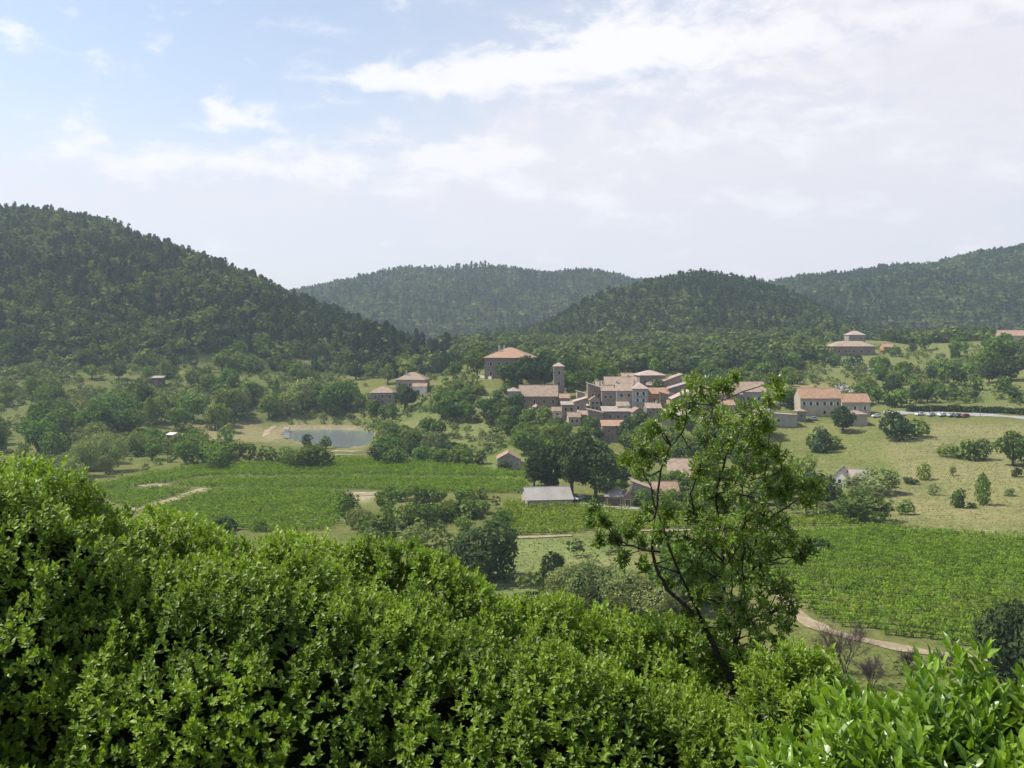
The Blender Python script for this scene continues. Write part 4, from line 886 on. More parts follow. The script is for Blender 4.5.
def vine_mass(P, k, size, h, w, ang=0.0):
    n = len(P) * k; sc = np.repeat(rng.uniform(0.7, 1.25, len(P)), k)[:, None]
    al, ac = rng.normal(0, w * 1.25, n), rng.normal(0, w * 0.55, n); ca_, sa_ = math.cos(ang), math.sin(ang)
    off = np.stack([al * ca_ - ac * sa_, al * sa_ + ac * ca_, h * rng.uniform(0.1, 1.0, n)], -1) * sc
    c = np.repeat(P, k, 0) + off
    nn = unit(rng.normal(size=(n, 3)) * 0.8 + np.array([-0.2, -0.15, 1.0]))
    tint = np.clip(np.repeat(rng.normal(0.5, 0.12, len(P)), k) + rng.normal(0, 0.12, n), 0, 1)
    return clump_quads(c, nn, size * rng.uniform(0.6, 1.2, n), rng, 0.75), quad_faces(n), tint
for nm, polys, k, dx, dy, ang, y0, y1, lab in [('vine_rows', LEFT_VINES, 30, 1.0, 2.6, R(3), 200, 480, 'green rows of vines on the valley floor beyond the hedge'),
                                          ('vine_rows', MID_VINES, 30, 1.0, 2.7, R(4), 170, 360, 'rows of vines between the barn and the bare bank')]:
    P = vine_points(polys, dx, dy, ang, y0, y1)
    V, f, t = vine_mass(P, k, 0.25, 1.5, 0.40, ang)
    tag(link(nm, mesh_np(nm, V, [f], M['vine'], t)), lab, kind='stuff')
P = vine_points(RIGHT_VINES, 1.3, 2.7, R(-14), 130, 300, 0.13)
px_, row_ = proj(P[:, 0], P[:, 1], P[:, 2])
# the nearest 300 in view stand as single vines
big = np.argsort(np.where((px_ < 1015) & (row_ < 645) & (px_ > 780), P[:, 1], 1e9))[:300]
rest = np.ones(len(P), bool); rest[big] = False
V, f, t = vine_mass(P[rest], 80, 0.19, 1.8, 0.36, R(-14))
tag(link('vine_rows', mesh_np('vine_rows', V, [f], M['vine'], t)), 'sunlit rows of vines filling the slope above the sandy path', kind='stuff')
VM = []
for v in range(6):
    V, f, t = vine_mass(np.zeros((1, 3)), 90, 0.18, 1.8, 0.36, R(-14)); VM.append(mesh_np('grape_vine', V, [f], M['vine'], t))
b = MB(); b.tube([(0, 0, -0.1), (0.03, 0, 0.3), (-0.02, 0.02, 0.75)], [0.05, 0.04, 0.03], 5); vt = b.mesh('trunk', M['bark'])
for i, k in enumerate(big):
    o = link('grape_vine', VM[i % 6]); o.location = P[k]; o.rotation_euler = (0, 0, random.choice((0, math.pi)) + random.uniform(-.1, .1)); s = random.uniform(0.8, 1.2); o.scale = (s, s, s)
    tag(o, 'bushy young grape vine in the lowest rows along the sandy path', 'vine', 'vines in the lowest rows along the path')
    link('trunk', vt, o)

# ------------------------------------------------------------------ far woods
def proto(kind, n, size, seed):
    r = np.random.default_rng(seed); c, nn = crown_pts(kind, n, r); nn = unit(nn + 0.4 * r.normal(size=nn.shape)); k = len(c)
    return clump_quads(c, nn, size * r.uniform(0.7, 1.25, k), r, 0.75), k
def wood(name, hp, y_rng, px_rng, spacing, n_q, size, label, hm=(6, 11), light=0.35, extra=70):
    pxs = np.array([px_rng[0], px_rng[1]]); out_v = []; out_t = []
    y = np.arange(y_rng[0], y_rng[1], spacing); pts = []
    for yy in y:
        x0, x1 = (px_rng[0] - 512) / F * yy, (px_rng[1] - 512) / F * yy
        pts.append(np.stack([np.arange(x0, x1, spacing), np.full(len(np.arange(x0, x1, spacing)), yy)], -1))
    P = np.concatenate(pts) + rng.uniform(-0.5, 0.5, (sum(map(len, pts)), 2)) * spacing
    z = ground_z(P[:, 0], P[:, 1]); hh = hill(P[:, 0], P[:, 1], **hp)
    t_ = np.array(hp['tab'], float); D = np.interp(512 + F * P[:, 0] / P[:, 1], t_[:, 0], t_[:, 2])
    px, row = proj(P[:, 0], P[:, 1], z)
    keep = (hh >= z - 2.0) & (P[:, 1] < D + extra)
    if name == 'hillside_wood': keep &= ~((row > 350) & (px < 335) & (rng.uniform(size=len(px)) < 0.8))
    P = P[keep]; z = z[keep]; n = len(P)
    patch = wav(P[:, 0], P[:, 1], 55, 8, 4) * 0.5 + rng.normal(0, 0.55, n)
    con = patch < (0.45 - light)
    h = rng.uniform(*hm, n) * np.where(con, 1.1, 0.9) * rng.choice([0.8, 1.0, 1.0, 1.15], n)
    patch2 = wav(P[:, 0], P[:, 1], 90, 8, 6)
    tone = np.where(con, rng.normal(0.12, 0.07, n), rng.normal(0.55, 0.20, n) + 0.10 * patch2)
    protos = [[proto('pine', n_q, size, 40 + i) for i in range(7)], [proto('oak' if i % 2 else 'full', n_q, size * 1.1, 60 + i) for i in range(7)]]
    for ci in (0, 1):
        for v in range(7):
            Vp, k = protos[ci][v]
            sel = np.nonzero((con == (ci == 0)) & (np.arange(n) % 7 == v))[0]
            if not len(sel): continue
            th = rng.uniform(0, 6.28, len(sel)); wdt = h[sel] * (rng.uniform(0.55, 0.75, len(sel)) if ci == 0 else rng.uniform(0.95, 1.3, len(sel)))
            c, s = np.cos(th)[:, None], np.sin(th)[:, None]
            X = (Vp[None, :, 0] * c - Vp[None, :, 1] * s) * wdt[:, None] + P[sel, 0][:, None]
            Yv = (Vp[None, :, 0] * s + Vp[None, :, 1] * c) * wdt[:, None] + P[sel, 1][:, None]
            Z = Vp[None, :, 2] * h[sel][:, None] + z[sel][:, None] - 0.3
            out_v.append(np.stack([X, Yv, Z], -1).reshape(-1, 3))
            out_t.append(np.clip(np.repeat(tone[sel], k) + rng.normal(0, 0.08, k * len(sel)), 0, 1))
    V = np.concatenate(out_v); t = np.concatenate(out_t)
    print(name, n, 'trees', len(t), 'faces')
    tag(link(name, mesh_np(name, V, [quad_faces(len(t))], M['forest'], t)), label, kind='stuff')
wood('hillside_wood', HL, (540, 960), (-200, 520), 6.2, 90, 0.115, 'mixed pine and oak wood covering the big near hill', (7.5, 12), 0.50)
wood('rounded_hill_wood', HB, (780, 1200), (380, 1000), 6.6, 42, 0.15, 'dark wood covering the rounded hill behind the village', (6, 9), 0.25)
wood('far_ridge_wood', HA, (1340, 2230), (200, 860), 10.5, 24, 0.20, 'hazy wood on the farthest ridge', (8, 11), 0.30)
wood('far_slope_wood', HC, (1040, 1960), (650, 1180), 9.5, 30, 0.19, 'hazy wood on the far slope past the hill farm', (7, 11), 0.35)
# single pines that stand up along the ridge line and the wood's edge
for i in range(26):
    px = 20 + i * 16.4 + random.uniform(-3, 3)
    t_ = np.array(HL['tab'], float); Y = np.interp(px, t_[:, 0], t_[:, 2]) - random.uniform(2, 14)
    x = (px - 512) / F * Y; h = random.uniform(8, 12.5)
    plant(0, 0, h * F / Y, h * F / Y * random.uniform(0.42, 0.6), 'pine', 'pine', 'dark pine standing up along the ridge line of the big near hill', 'pines along the ridge line', pt=(x, Y, float(ground_z(x, Y))))
for i in range(34):
    px = random.uniform(352, 448); row = random.uniform(352, 371) - (448 - px) * 0.10
    x, y, z = at(px, row, 560)
    h = random.uniform(12, 18)
    plant(0, 0, h * F / y, h * F / y * random.uniform(0.45, 0.6), 'pine', 'pine', 'tall dark pine in the stand at the end of the big near hill', 'dark pines at the end of the hill', pt=(x, y, z))
for q in [(577, 366, 20), (596, 363, 12), (582, 364, 13)]:
    one(q[0], q[1], q[2], q[2] * 0.4, 'pine', 'pine', 'dark cypress-like conifer behind the bell tower', 'conifers behind the bell tower')

# woodland filling the saddle between hills and village (too many to count)
def fill_wood(name, polys, y0, y1, spacing, n_q, size, hm, label, light):
    gx, gy = np.meshgrid(np.arange(-600, 600, spacing), np.arange(y0, y1, spacing))
    P = np.stack([gx.ravel(), gy.ravel()], -1) + rng.uniform(-.5, .5, (gx.size, 2)) * spacing
    z = ground_z(P[:, 0], P[:, 1]); px, row = proj(P[:, 0], P[:, 1], z)
    k = np.zeros(len(P), bool)
    for q in polys: k |= inside(px, row, q)
    if name == 'hillside_scrub': k &= (wav(P[:, 0], P[:, 1], 30, 8, 3) + rng.normal(0, 0.5, len(P))) > 0.1
    if name in ('undergrowth', 'hillside_brambles'): k &= (wav(P[:, 0], P[:, 1], 26, 8, 5) + rng.normal(0, 0.5, len(P))) > (0.05 if name == 'undergrowth' else 0.0)
    P, z = P[k], z[k]; n = len(P); h = rng.uniform(*hm, n); tone = np.clip(rng.normal(light, 0.22, n), 0, 1)
    ov, ot = [], []
    for v in range(5):
        Vp, kk = proto('bush' if v > 2 else 'oak', n_q, size, 80 + v); sel = np.nonzero(np.arange(n) % 5 == v)[0]
        th = rng.uniform(0, 6.28, len(sel)); w = h[sel] * rng.uniform(1.0, 1.35, len(sel)); c, s = np.cos(th)[:, None], np.sin(th)[:, None]
        ov.append(np.stack([(Vp[None, :, 0] * c - Vp[None, :, 1] * s) * w[:, None] + P[sel, 0][:, None], (Vp[None, :, 0] * s + Vp[None, :, 1] * c) * w[:, None] + P[sel, 1][:, None], Vp[None, :, 2] * h[sel][:, None] + z[sel][:, None] - .2], -1).reshape(-1, 3))
        ot.append(np.clip(np.repeat(tone[sel], kk) + rng.normal(0, .1, kk * len(sel)), 0, 1))
    V = np.concatenate(ov); t = np.concatenate(ot); print(name, n, len(t))
    tag(link(name, mesh_np(name, V, [quad_faces(len(t))], M['forest'], t)), label, kind='stuff')
fill_wood('saddle_wood', [[(440, 340), (815, 338), (815, 348), (825, 362), (700, 374), (560, 374), (440, 366)], [(870, 330), (990, 330), (990, 341), (900, 345), (870, 336)]], 520, 840, 7.5, 80, 0.13, (7, 12), 'continuous woodland between the village and the rounded hill', 0.45)
fill_wood('hillside_scrub', [[(-200, 345), (340, 345), (350, 372), (330, 378), (150, 374), (60, 384), (-200, 388)]], 500, 760, 7.5, 80, 0.13, (4, 8), 'scrub and small trees on the lower slope of the big near hill', 0.70)
fill_wood('hillside_brambles', [[(-200, 384), (150, 366), (345, 366), (345, 425), (250, 424), (120, 432), (-200, 440)]], 380, 680, 4.2, 60, 0.15, (0.8, 3.2), 'bramble and broom scattered over the hillside meadow', 0.72)
fill_wood('undergrowth', [[(-200, 385), (60, 384), (150, 374), (330, 378), (350, 372), (440, 366), (480, 378), (470, 398), (500, 412), (560, 424), (610, 446), (640, 440), (770, 430), (775, 470), (690, 470), (660, 462), (600, 480), (560, 460), (520, 450), (480, 455), (440, 462), (380, 466), (376, 440), (345, 420), (262, 420), (190, 440), (190, 465), (100, 480), (-200, 480)],
                          [(395, 512), (500, 506), (505, 530), (465, 555), (440, 565), (395, 545)], [(520, 590), (560, 560), (640, 545), (780, 540), (790, 605), (700, 640), (560, 630)],
                          [(690, 398), (690, 350), (1100, 345), (1100, 405), (890, 408), (780, 395)], [(700, 480), (860, 480), (870, 520), (800, 522), (690, 515)]], 130, 720, 4.4, 70, 0.14, (0.8, 4.6), 'low scrub and brambles between the trees and gardens', 0.66)
M['rough'] = foliage_mat('rough_grass_blade', (0.085, 0.125, 0.030), (0.230, 0.245, 0.085), obj_var=0)
def slope_scrub():
    n = 1500; y = rng.uniform(14, 135, n); x = rng.uniform(-0.8, 0.8, n) * (y + 10)
    k = (wav(x, y, 18, 8, 2) + rng.normal(0, 0.5, n)) > 0.1; x, y = x[k], y[k]; z = ground_z(x, y)
    px, row = proj(x, y, z + 3.0); k = (y < 90) | (row > 600); x, y, z = x[k], y[k], z[k]; n = len(x); h = rng.uniform(0.6, 2.6, n); V, T = [], []
    for v in range(4):
        Vp, kk = proto('bush', 140, 0.11, 90 + v); s = np.nonzero(np.arange(n) % 4 == v)[0]
        V.append((Vp[None] * np.stack([h[s] * 1.2, h[s] * 1.2, h[s]], -1)[:, None] + np.stack([x[s], y[s], z[s]], -1)[:, None]).reshape(-1, 3)); T.append(np.clip(np.repeat(rng.normal(0.6, 0.2, len(s)), kk) + rng.normal(0, .1, kk * len(s)), 0, 1))
    V = np.concatenate(V); T = np.concatenate(T)
    tag(link('slope_scrub', mesh_np('slope_scrub', V, [quad_faces(len(T))], M['forest'], T)), 'low scrub on the steep bank falling away beyond the hedge', kind='stuff')
slope_scrub()
# dry grass tufts
TRK = [(778, 588), (786, 600), (795, 613), (815, 627), (838, 636), (868, 641), (900, 648), (940, 655), (985, 660), (1040, 668)]
def tufts(name, polys, y0, y1, n, size, label, mat='grass_tuft'):
    y = rng.uniform(y0, y1, n); x = rng.uniform(-0.75, 0.75, n) * y; z = ground_z(x, y); px, row = proj(x, y, z); k = np.zeros(n, bool)
    for q in polys: k |= inside(px, row, q)
    for (a0, b0), (a1, b1) in zip(TRK[:-1], TRK[1:]):
        tt = np.clip(((px - a0) * (a1 - a0) + (row - b0) * (b1 - b0)) / ((a1 - a0) ** 2 + (b1 - b0) ** 2), 0, 1)
        k &= np.hypot(px - a0 - tt * (a1 - a0), (row - b0 - tt * (b1 - b0)) * 1.5) > 11
    c = np.stack([x, y, z + size * 0.3], -1)[k]; m_ = len(c)
    nn = unit(rng.normal(size=(m_, 3)) * 0.45 + np.array([-0.25, -0.25, 0.8]))
    t = np.clip(0.5 + 0.3 * wav(c[:, 0], c[:, 1], 14, 8, 3) + rng.normal(0, 0.2, m_), 0, 1)
    tag(link(name, mesh_np(name, clump_quads(c, nn, size * rng.uniform(0.5, 1.3, m_), rng, 0.5), [quad_faces(m_)], M[mat], t)), label, kind='stuff')
tufts('dry_grass', [DRY, MEADOW], 230, 440, 90000, 0.30, 'tufts of dry grass on the sloping meadow')
tufts('rough_grass', [[(380, 400), (520, 400), (620, 440), (600, 480), (520, 455), (400, 470)], [(-50, 380), (340, 380), (345, 425), (-50, 430)], [(430, 500), (620, 535), (660, 640), (470, 600), (420, 540)], [(780, 590), (860, 640), (1100, 660), (1100, 720), (780, 720)], [(880, 345), (1100, 340), (1100, 410), (880, 405)]], 100, 640, 110000, 0.34, 'rough uncut grass on banks and clearings', 'rough')
# ------------------------------------------------------------------ close foliage, leaf by leaf
_LT = np.array([(0, 0, 0), (-.5, .30, .06), (0, .32, 0), (.5, .30, .06), (-.42, .66, .03), (0, .68, -.04), (.42, .66, .03), (0, 1, -.14)], float)
_LQ = np.array([(1, 2, 5, 4), (2, 3, 6, 5)]); _L3 = np.array([(0, 2, 1), (0, 3, 2), (4, 5, 7), (5, 6, 7)])
def leaves(c, d, n, L, W, tint):
    """leaves with a folded midrib: base c, axis d, upper side n"""
    k = len(c); d = unit(d); s = unit(np.cross(d, n)); n = np.cross(s, d)
    L = np.broadcast_to(L, (k,))[:, None, None]; W = np.broadcast_to(W, (k,))[:, None, None]
    T = _LT[None]
    V = c[:, None] + s[:, None] * T[..., 0:1] * W + d[:, None] * T[..., 1:2] * L + n[:, None] * T[..., 2:3] * L
    o = np.arange(k)[:, None, None] * 8
    return V.reshape(-1, 3), (_LQ[None] + o).reshape(-1, 4), (_L3[None] + o).reshape(-1, 3), np.concatenate([np.repeat(tint, 2), np.repeat(tint, 4)])
def shoots(p, n, L, k=(7, 11), stem=0.07, up=0.55, lw=0.42, tint=None, spread=(0.35, 1.35), var=0.2):
    """a whorl of leaves round each shoot tip: p points, n outward directions"""
    m_ = len(p); cnt = rng.integers(k[0], k[1] + 1, m_); i = np.repeat(np.arange(m_), cnt); N = len(i)
    ax = unit(n * 0.75 + np.array([0, 0, up]) + rng.normal(size=(m_, 3)) * 0.28)
    j = np.concatenate([np.arange(q) for q in cnt]); f = j / np.repeat(cnt, cnt)
    a = unit(np.cross(ax, np.array([0.3, 0.5, 0.81]))); b = np.cross(ax, a)
    th = j * 2.4 + np.repeat(rng.uniform(0, 6.28, m_), cnt) + rng.normal(0, .25, N)
    rad = np.cos(th)[:, None] * a[i] + np.sin(th)[:, None] * b[i]
    op = spread[0] + (spread[1] - spread[0]) * f + rng.normal(0, 0.15, N)
    d = np.cos(op)[:, None] * ax[i] + np.sin(op)[:, None] * rad
    nn = unit(np.sin(op)[:, None] * ax[i] - np.cos(op)[:, None] * rad * 0.9 + rng.normal(size=(N, 3)) * 0.18)
    c = p[i] - ax[i] * (stem * f)[:, None]
    ll = L * rng.uniform(0.7, 1.2, N) * (0.75 + 0.4 * f)
    t = np.clip((tint[i] if tint is not None else 0.5) + 0.12 * (0.5 - f) + rng.normal(0, var, N), 0, 1)
    return leaves(c, d, nn, ll, ll * lw * rng.uniform(0.85, 1.15, N), t)
def leaf_obj(name, parts, mat, parent=None):
    V, q, t3, ti = [], [], [], ([], []); o = 0
    for v, a, b, t in parts:
        V.append(v); q.append(a + o); t3.append(b + o); o += len(v); ti[0].append(t[:len(a)]); ti[1].append(t[len(a):])
    return link(name, mesh_np(name, np.concatenate(V), [np.concatenate(q), np.concatenate(t3)], mat, np.concatenate(ti[0] + ti[1])), parent)

TOPX = [-3.2, -2.4, -1.8, -1.23, -0.6, -.08, .45, .87, 1.12, 1.35, 1.6, 1.9, 2.4, 3.2]
TOPZ = [-1.25, -1.27, -1.30, -1.38, -1.55, -1.70, -1.78, -1.84, -1.95, -2.06, -2.10, -2.16, -2.6, -2.9]
def bumps(x, y):
    return 0.085 * wav(x, y, 0.55, 10, 1) + 0.062 * wav(x, y, 0.26, 10, 2) + 0.02 * wav(x, y, 0.13, 8, 3)
def hedge_h(x, y):
    yf = 3.78 + 0.16 * wav(x, y * 0, 0.9, 6, 1)
    top = np.interp(x, TOPX, TOPZ) + 0.05 * (y - 5.5) * 0.5
    t = np.clip((y - yf) / 1.15, -0.3, 1); dr = 1.75 * np.clip(1 - t, 0, 2) ** 2.1
    tb = np.clip((y - 6.2) / 0.6, 0, 2); db = 1.2 * tb ** 2
    te = np.clip((x - 2.6) / 0.6, 0, 2); tl = np.clip((-2.75 - x) / 0.5, 0, 2)
    rec = 1.3 * np.clip((-1.98 - x) / 0.3, 0, 1) * np.clip((5.1 - y) / 0.7, 0, 1) + 0.45 * np.exp(-((x - 1.40) / 0.17) ** 2) * np.clip((5.75 - y) / 0.15, 0, 1)
    return top - rec - dr - db - 0.9 * te ** 2 - 0.6 * tl ** 2 + bumps(x, y)
def sample_height(fn, box, n):
    x = rng.uniform(box[0], box[1], n * 4); y = rng.uniform(box[2], box[3], n * 4); e = 0.02
    z = fn(x, y); gx = (fn(x + e, y) - z) / e; gy = (fn(x, y + e) - z) / e
    w = np.sqrt(1 + gx ** 2 + gy ** 2); w = np.minimum(w, 5); k = rng.choice(len(x), n, replace=False, p=w / w.sum())
    nn = unit(np.stack([-gx, -gy, np.ones_like(gx)], -1))
    return np.stack([x, y, z], -1)[k], nn[k]
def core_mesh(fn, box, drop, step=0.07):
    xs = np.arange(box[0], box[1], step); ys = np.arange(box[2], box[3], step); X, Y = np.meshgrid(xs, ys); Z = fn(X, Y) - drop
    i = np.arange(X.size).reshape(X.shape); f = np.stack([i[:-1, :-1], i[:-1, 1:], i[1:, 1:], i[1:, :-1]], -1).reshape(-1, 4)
    return mesh_np('shade_core', np.stack([X, Y, Z], -1), [f], M['core_shade'], smooth=True)
def clumpy(p, s, seed): return wav(p[:, 0] + p[:, 2] * 0.6, p[:, 1] + p[:, 2] * 0.5, s, 8, seed)
hg = bpy.data.objects.new('hedge', None); COL.objects.link(hg); tag(hg, 'wide leafy evergreen hedge filling the bottom of the view', 'hedge')
box = (-3.1, 3.0, 3.45, 6.7)
p, n = sample_height(hedge_h, box, 24000)
lump = clumpy(p, 0.22, 5)
keep = lump > -1.0 + rng.normal(0, .25, len(p)); p, n, lump = p[keep], n[keep], lump[keep]
p = p + n * (0.035 * lump[:, None] + rng.uniform(-0.05, 0.03, (len(p), 1)))
tint = np.clip(0.63 + 0.17 * lump + 0.13 * clumpy(p, 0.7, 6), 0.05, 0.95)
P1 = shoots(p, n, 0.034, tint=tint, lw=0.56, stem=0.055)
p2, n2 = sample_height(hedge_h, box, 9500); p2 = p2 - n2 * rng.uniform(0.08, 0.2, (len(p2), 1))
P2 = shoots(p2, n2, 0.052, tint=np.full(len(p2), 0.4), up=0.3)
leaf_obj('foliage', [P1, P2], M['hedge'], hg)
link('shade_core', core_mesh(hedge_h, box, 0.34), hg)  # opaque dark shell below the leaves, painted shade for the hedge gaps

# tall rounded shrub
def shrub_shape(c, r, nb, seed):
    """shoot points over a lumpy ellipsoid"""
    q = np.random.default_rng(seed); d = unit(q.normal(size=(nb, 3))); d = d[d[:, 2] > -0.5]
    f = 1 + 0.07 * wav(d[:, 0] * 2.1 + seed, d[:, 1] * 2.1 + d[:, 2] * 1.7, 0.5, 10, 2) + 0.04 * wav(d[:, 0] * 5, d[:, 2] * 5 + d[:, 1] * 3, 0.5, 10, 4)
    p = np.array(c) + d * np.array(r) * f[:, None]; n = unit(d / np.array(r))
    return p, n, f
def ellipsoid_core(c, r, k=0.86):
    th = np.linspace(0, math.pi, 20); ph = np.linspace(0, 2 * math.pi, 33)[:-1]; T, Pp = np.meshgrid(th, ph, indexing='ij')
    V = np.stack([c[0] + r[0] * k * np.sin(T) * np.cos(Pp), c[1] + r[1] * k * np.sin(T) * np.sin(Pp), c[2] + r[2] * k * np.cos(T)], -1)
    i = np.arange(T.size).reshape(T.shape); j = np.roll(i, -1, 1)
    return mesh_np('shade_core', V, [np.stack([i[:-1], i[1:], j[1:], j[:-1]], -1).reshape(-1, 4)], M['core_shade'], smooth=True)
def big_shrub(label, c, r, n_s, L, mat, seed, k=(7, 11), stem=0.07, base=0.46, up=0.55, lw=0.42, var=0.2, core=0.84, spread=(0.35, 1.35)):
    rt = bpy.data.objects.new('shrub', None); COL.objects.link(rt); tag(rt, label, 'shrub')
    p, n, f = shrub_shape(c, r, n_s, seed); lump = clumpy(p, 0.2, seed % 5); keep = lump > -1.3 + rng.normal(0, .2, len(p)); p, n, f, lump = p[keep], n[keep], f[keep], lump[keep]
    p = p + n * (0.04 * lump[:, None] + rng.uniform(-0.05, 0.03, (len(p), 1)))
    A = shoots(p, n, L, k=k, stem=stem, up=up, lw=lw, tint=np.clip(base + 0.13 * lump, 0, 1), var=var, spread=spread)
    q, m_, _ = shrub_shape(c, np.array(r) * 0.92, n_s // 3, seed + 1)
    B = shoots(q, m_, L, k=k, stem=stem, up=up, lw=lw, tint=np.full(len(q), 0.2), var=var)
    leaf_obj('foliage', [A, B], M[mat], rt); link('shade_core', ellipsoid_core(c, r, core), rt)  # solid dark ellipsoid inside stands in for the shaded interior
    return rt
big_shrub('tall rounded evergreen shrub bulging above the hedge end', (-2.95, 5.25, -2.08), (1.16, 1.0, 1.30), 11500, 0.035, 'hedge', 21, base=0.62, lw=0.56)
big_shrub('low bright leafy bush tucked below the tall rounded shrub', (-1.98, 3.45, -2.02), (0.42, 0.34, 0.42), 900, 0.05, 'hedge', 33, base=0.7)
# broad leaved laurel
big_shrub('glossy bright green laurel bush with long upright leaves', (1.52, 3.05, -1.95), (0.84, 0.62, 0.86), 2500, 0.076, 'laurel', 44, k=(8, 12), stem=0.17, base=0.55, up=0.8, lw=0.36, core=0.72, spread=(0.3, 1.4), var=0.25)
big_shrub('small yellowish green bush between the sapling trunk and the laurel', (1.42, 4.75, -2.20), (0.36, 0.42, 0.60), 2600, 0.038, 'hedge', 55, base=0.80, core=0.75)

# sapling: limbs drawn where they stand, tufts of pinnate leaves at the twig ends
SY = 5.75
def S(px, row, dy=0.0): Y = SY + dy; return np.array([(px - 512) / F * Y, Y, zr(row, Y)])
sap = bpy.data.objects.new('sapling_tree', None); COL.objects.link(sap); tag(sap, 'slender young tree with open tufted crown rising through the hedge', 'tree')
LIMBS = [([(734, 655, .10), (741, 630, .1), (746, 600, .06), (742, 570, .0), (744, 540, -.06), (741, 505, -.1), (744, 470, -.12), (752, 440, -.1)], .011, .003), ([(737, 640, .14), (733, 610, .1), (730, 580, .02), (734, 545, -.05), (729, 515, -.1)], .009, .003),
         ([(772, 840, -.02), (759, 765, 0), (753, 741, 0), (742, 711, 0), (731, 679, 0), (715, 649, 0), (702, 619, .02)], .034, .022),
         ([(702, 619, .02), (684, 604, .05), (664, 586, .10), (655, 566, .14), (651, 545, .16), (655, 520, .18), (658, 491, .18), (662, 465, .16), (671, 446, .14), (681, 434, .14)], .019, .006),
         ([(681, 434, .14), (690, 448, .1), (698, 462, .06)], .007, .004), ([(681, 434, .14), (688, 418, .14), (697, 405, .12)], .006, .003),
         ([(700, 617, .02), (690, 594, -.08), (676, 567, -.14), (666, 536, -.18), (656, 508, -.2), (648, 482, -.22), (640, 462, -.24)], .014, .004),
         ([(660, 552, .14), (642, 549, .05), (622, 542, -.06), (604, 524, -.14), (594, 506, -.18)], .010, .003),
         ([(731, 679, 0), (734, 655, .10), (737, 628, .16), (728, 606, .2), (722, 585, .22), (722, 560, .22), (722, 537, .2), (714, 497, .18), (724, 461, .16), (733, 450, .14), (741, 428, .12), (745, 408, .12)], .022, .005),
         ([(737, 628, .16), (747, 600, .24), (752, 570, .28), (756, 535, .3), (762, 500, .28), (766, 465, .26), (770, 430, .22), (772, 395, .2)], .016, .003),
         ([(756, 535, .3), (778, 512, .24), (795, 502, .2), (812, 488, .14), (826, 483, .1)], .010, .003),
         ([(752, 570, .28), (772, 560, .2), (792, 556, .1), (808, 552, .05)], .008, .003),
         ([(722, 560, .22), (704, 545, .05), (694, 520, -.1), (690, 495, -.16), (698, 470, -.2), (706, 440, -.2), (712, 405, -.18)], .012, .003),
         ([(724, 461, .16), (716, 440, .14), (712, 415, .14), (716, 385, .14)], .006, .003),
         ([(714, 497, .18), (738, 485, .0), (760, 478, -.12), (782, 470, -.18)], .008, .003),
         ([(737, 628, .16), (758, 615, .05), (776, 612, -.1), (784, 600, -.16)], .010, .003),
         ([(684, 604, .05), (700, 590, -.2), (716, 575, -.3), (730, 560, -.34)], .008, .003)]
b = MB(); NODES = []
for pts, r0, r1 in LIMBS:
    P = np.array([S(*q) for q in pts]); t = np.linspace(0, 1, len(P)); tt = np.linspace(0, 1, len(P) * 3)
    Q = np.stack([np.interp(tt, t, P[:, i]) for i in range(3)], -1)
    Q[1:-1] = (Q[:-2] + Q[1:-1] * 2 + Q[2:]) / 4; Q[1:-1] += rng.normal(0, 0.004, Q[1:-1].shape)
    b.tube(Q, np.linspace(r0, r1, len(Q)) * 0.7, 7); NODES += [(q, r0 + (r1 - r0) * u) for q, u in zip(Q, tt)]
NP = np.array([q for q, _ in NODES]); NR = np.array([r for _, r in NODES])
TUFT = [(700, 386, 16), (690, 378, 9), (712, 396, 12), (690, 402, 11), (704, 414, 14), (718, 382, 8), (735, 377, 7), (728, 386, 7), (774, 382, 9), (782, 391, 7), (768, 398, 8), (745, 408, 12), (760, 412, 12), (735, 424, 12), (752, 428, 14), (766, 424, 10),
        (722, 418, 12), (706, 436, 12), (668, 412, 9), (680, 420, 10), (657, 424, 9), (649, 430, 8), (676, 404, 7), (746, 446, 13), (760, 446, 13), (728, 440, 12), (716, 452, 12), (640, 446, 10), (652, 455, 13), (638, 466, 13), (664, 448, 9), (626, 458, 8),
        (700, 470, 14), (722, 478, 16), (742, 470, 16), (762, 462, 14), (778, 456, 12), (784, 470, 12), (768, 484, 15), (748, 496, 17), (726, 502, 16), (704, 492, 14), (786, 488, 13), (802, 480, 12), (816, 488, 13), (806, 498, 9),
        (596, 508, 8), (604, 520, 9), (590, 520, 7), (614, 535, 10), (628, 530, 9), (600, 540, 8), (640, 520, 10), (652, 506, 9), (668, 510, 10), (640, 540, 10), (660, 532, 12), (622, 556, 8), (644, 564, 9),
        (690, 512, 14), (706, 520, 15), (724, 530, 16), (744, 524, 17), (764, 516, 15), (780, 524, 13), (790, 540, 12), (770, 540, 16), (750, 548, 17), (728, 552, 15), (706, 544, 14), (688, 538, 12), (676, 556, 11), (696, 566, 13), (716, 576, 15), (738, 574, 17), (760, 568, 17), (780, 562, 14), (800, 554, 10), (808, 546, 9),
        (700, 592, 11), (720, 598, 12), (740, 602, 15), (762, 594, 16), (780, 586, 14), (790, 602, 11), (772, 614, 14), (752, 622, 14), (730, 626, 10), (784, 622, 10), (690, 582, 10), (668, 580, 8), (758, 640, 12), (776, 636, 10), (712, 630, 8), (700, 640, 9), (742, 656, 10), (764, 660, 12), (780, 652, 10), (724, 664, 8), (700, 625, 9), (745, 700, 10), (722, 620, 10), (690, 610, 8), (770, 684, 12), (752, 690, 9)]
ctr, nrm, tns = [], [], []
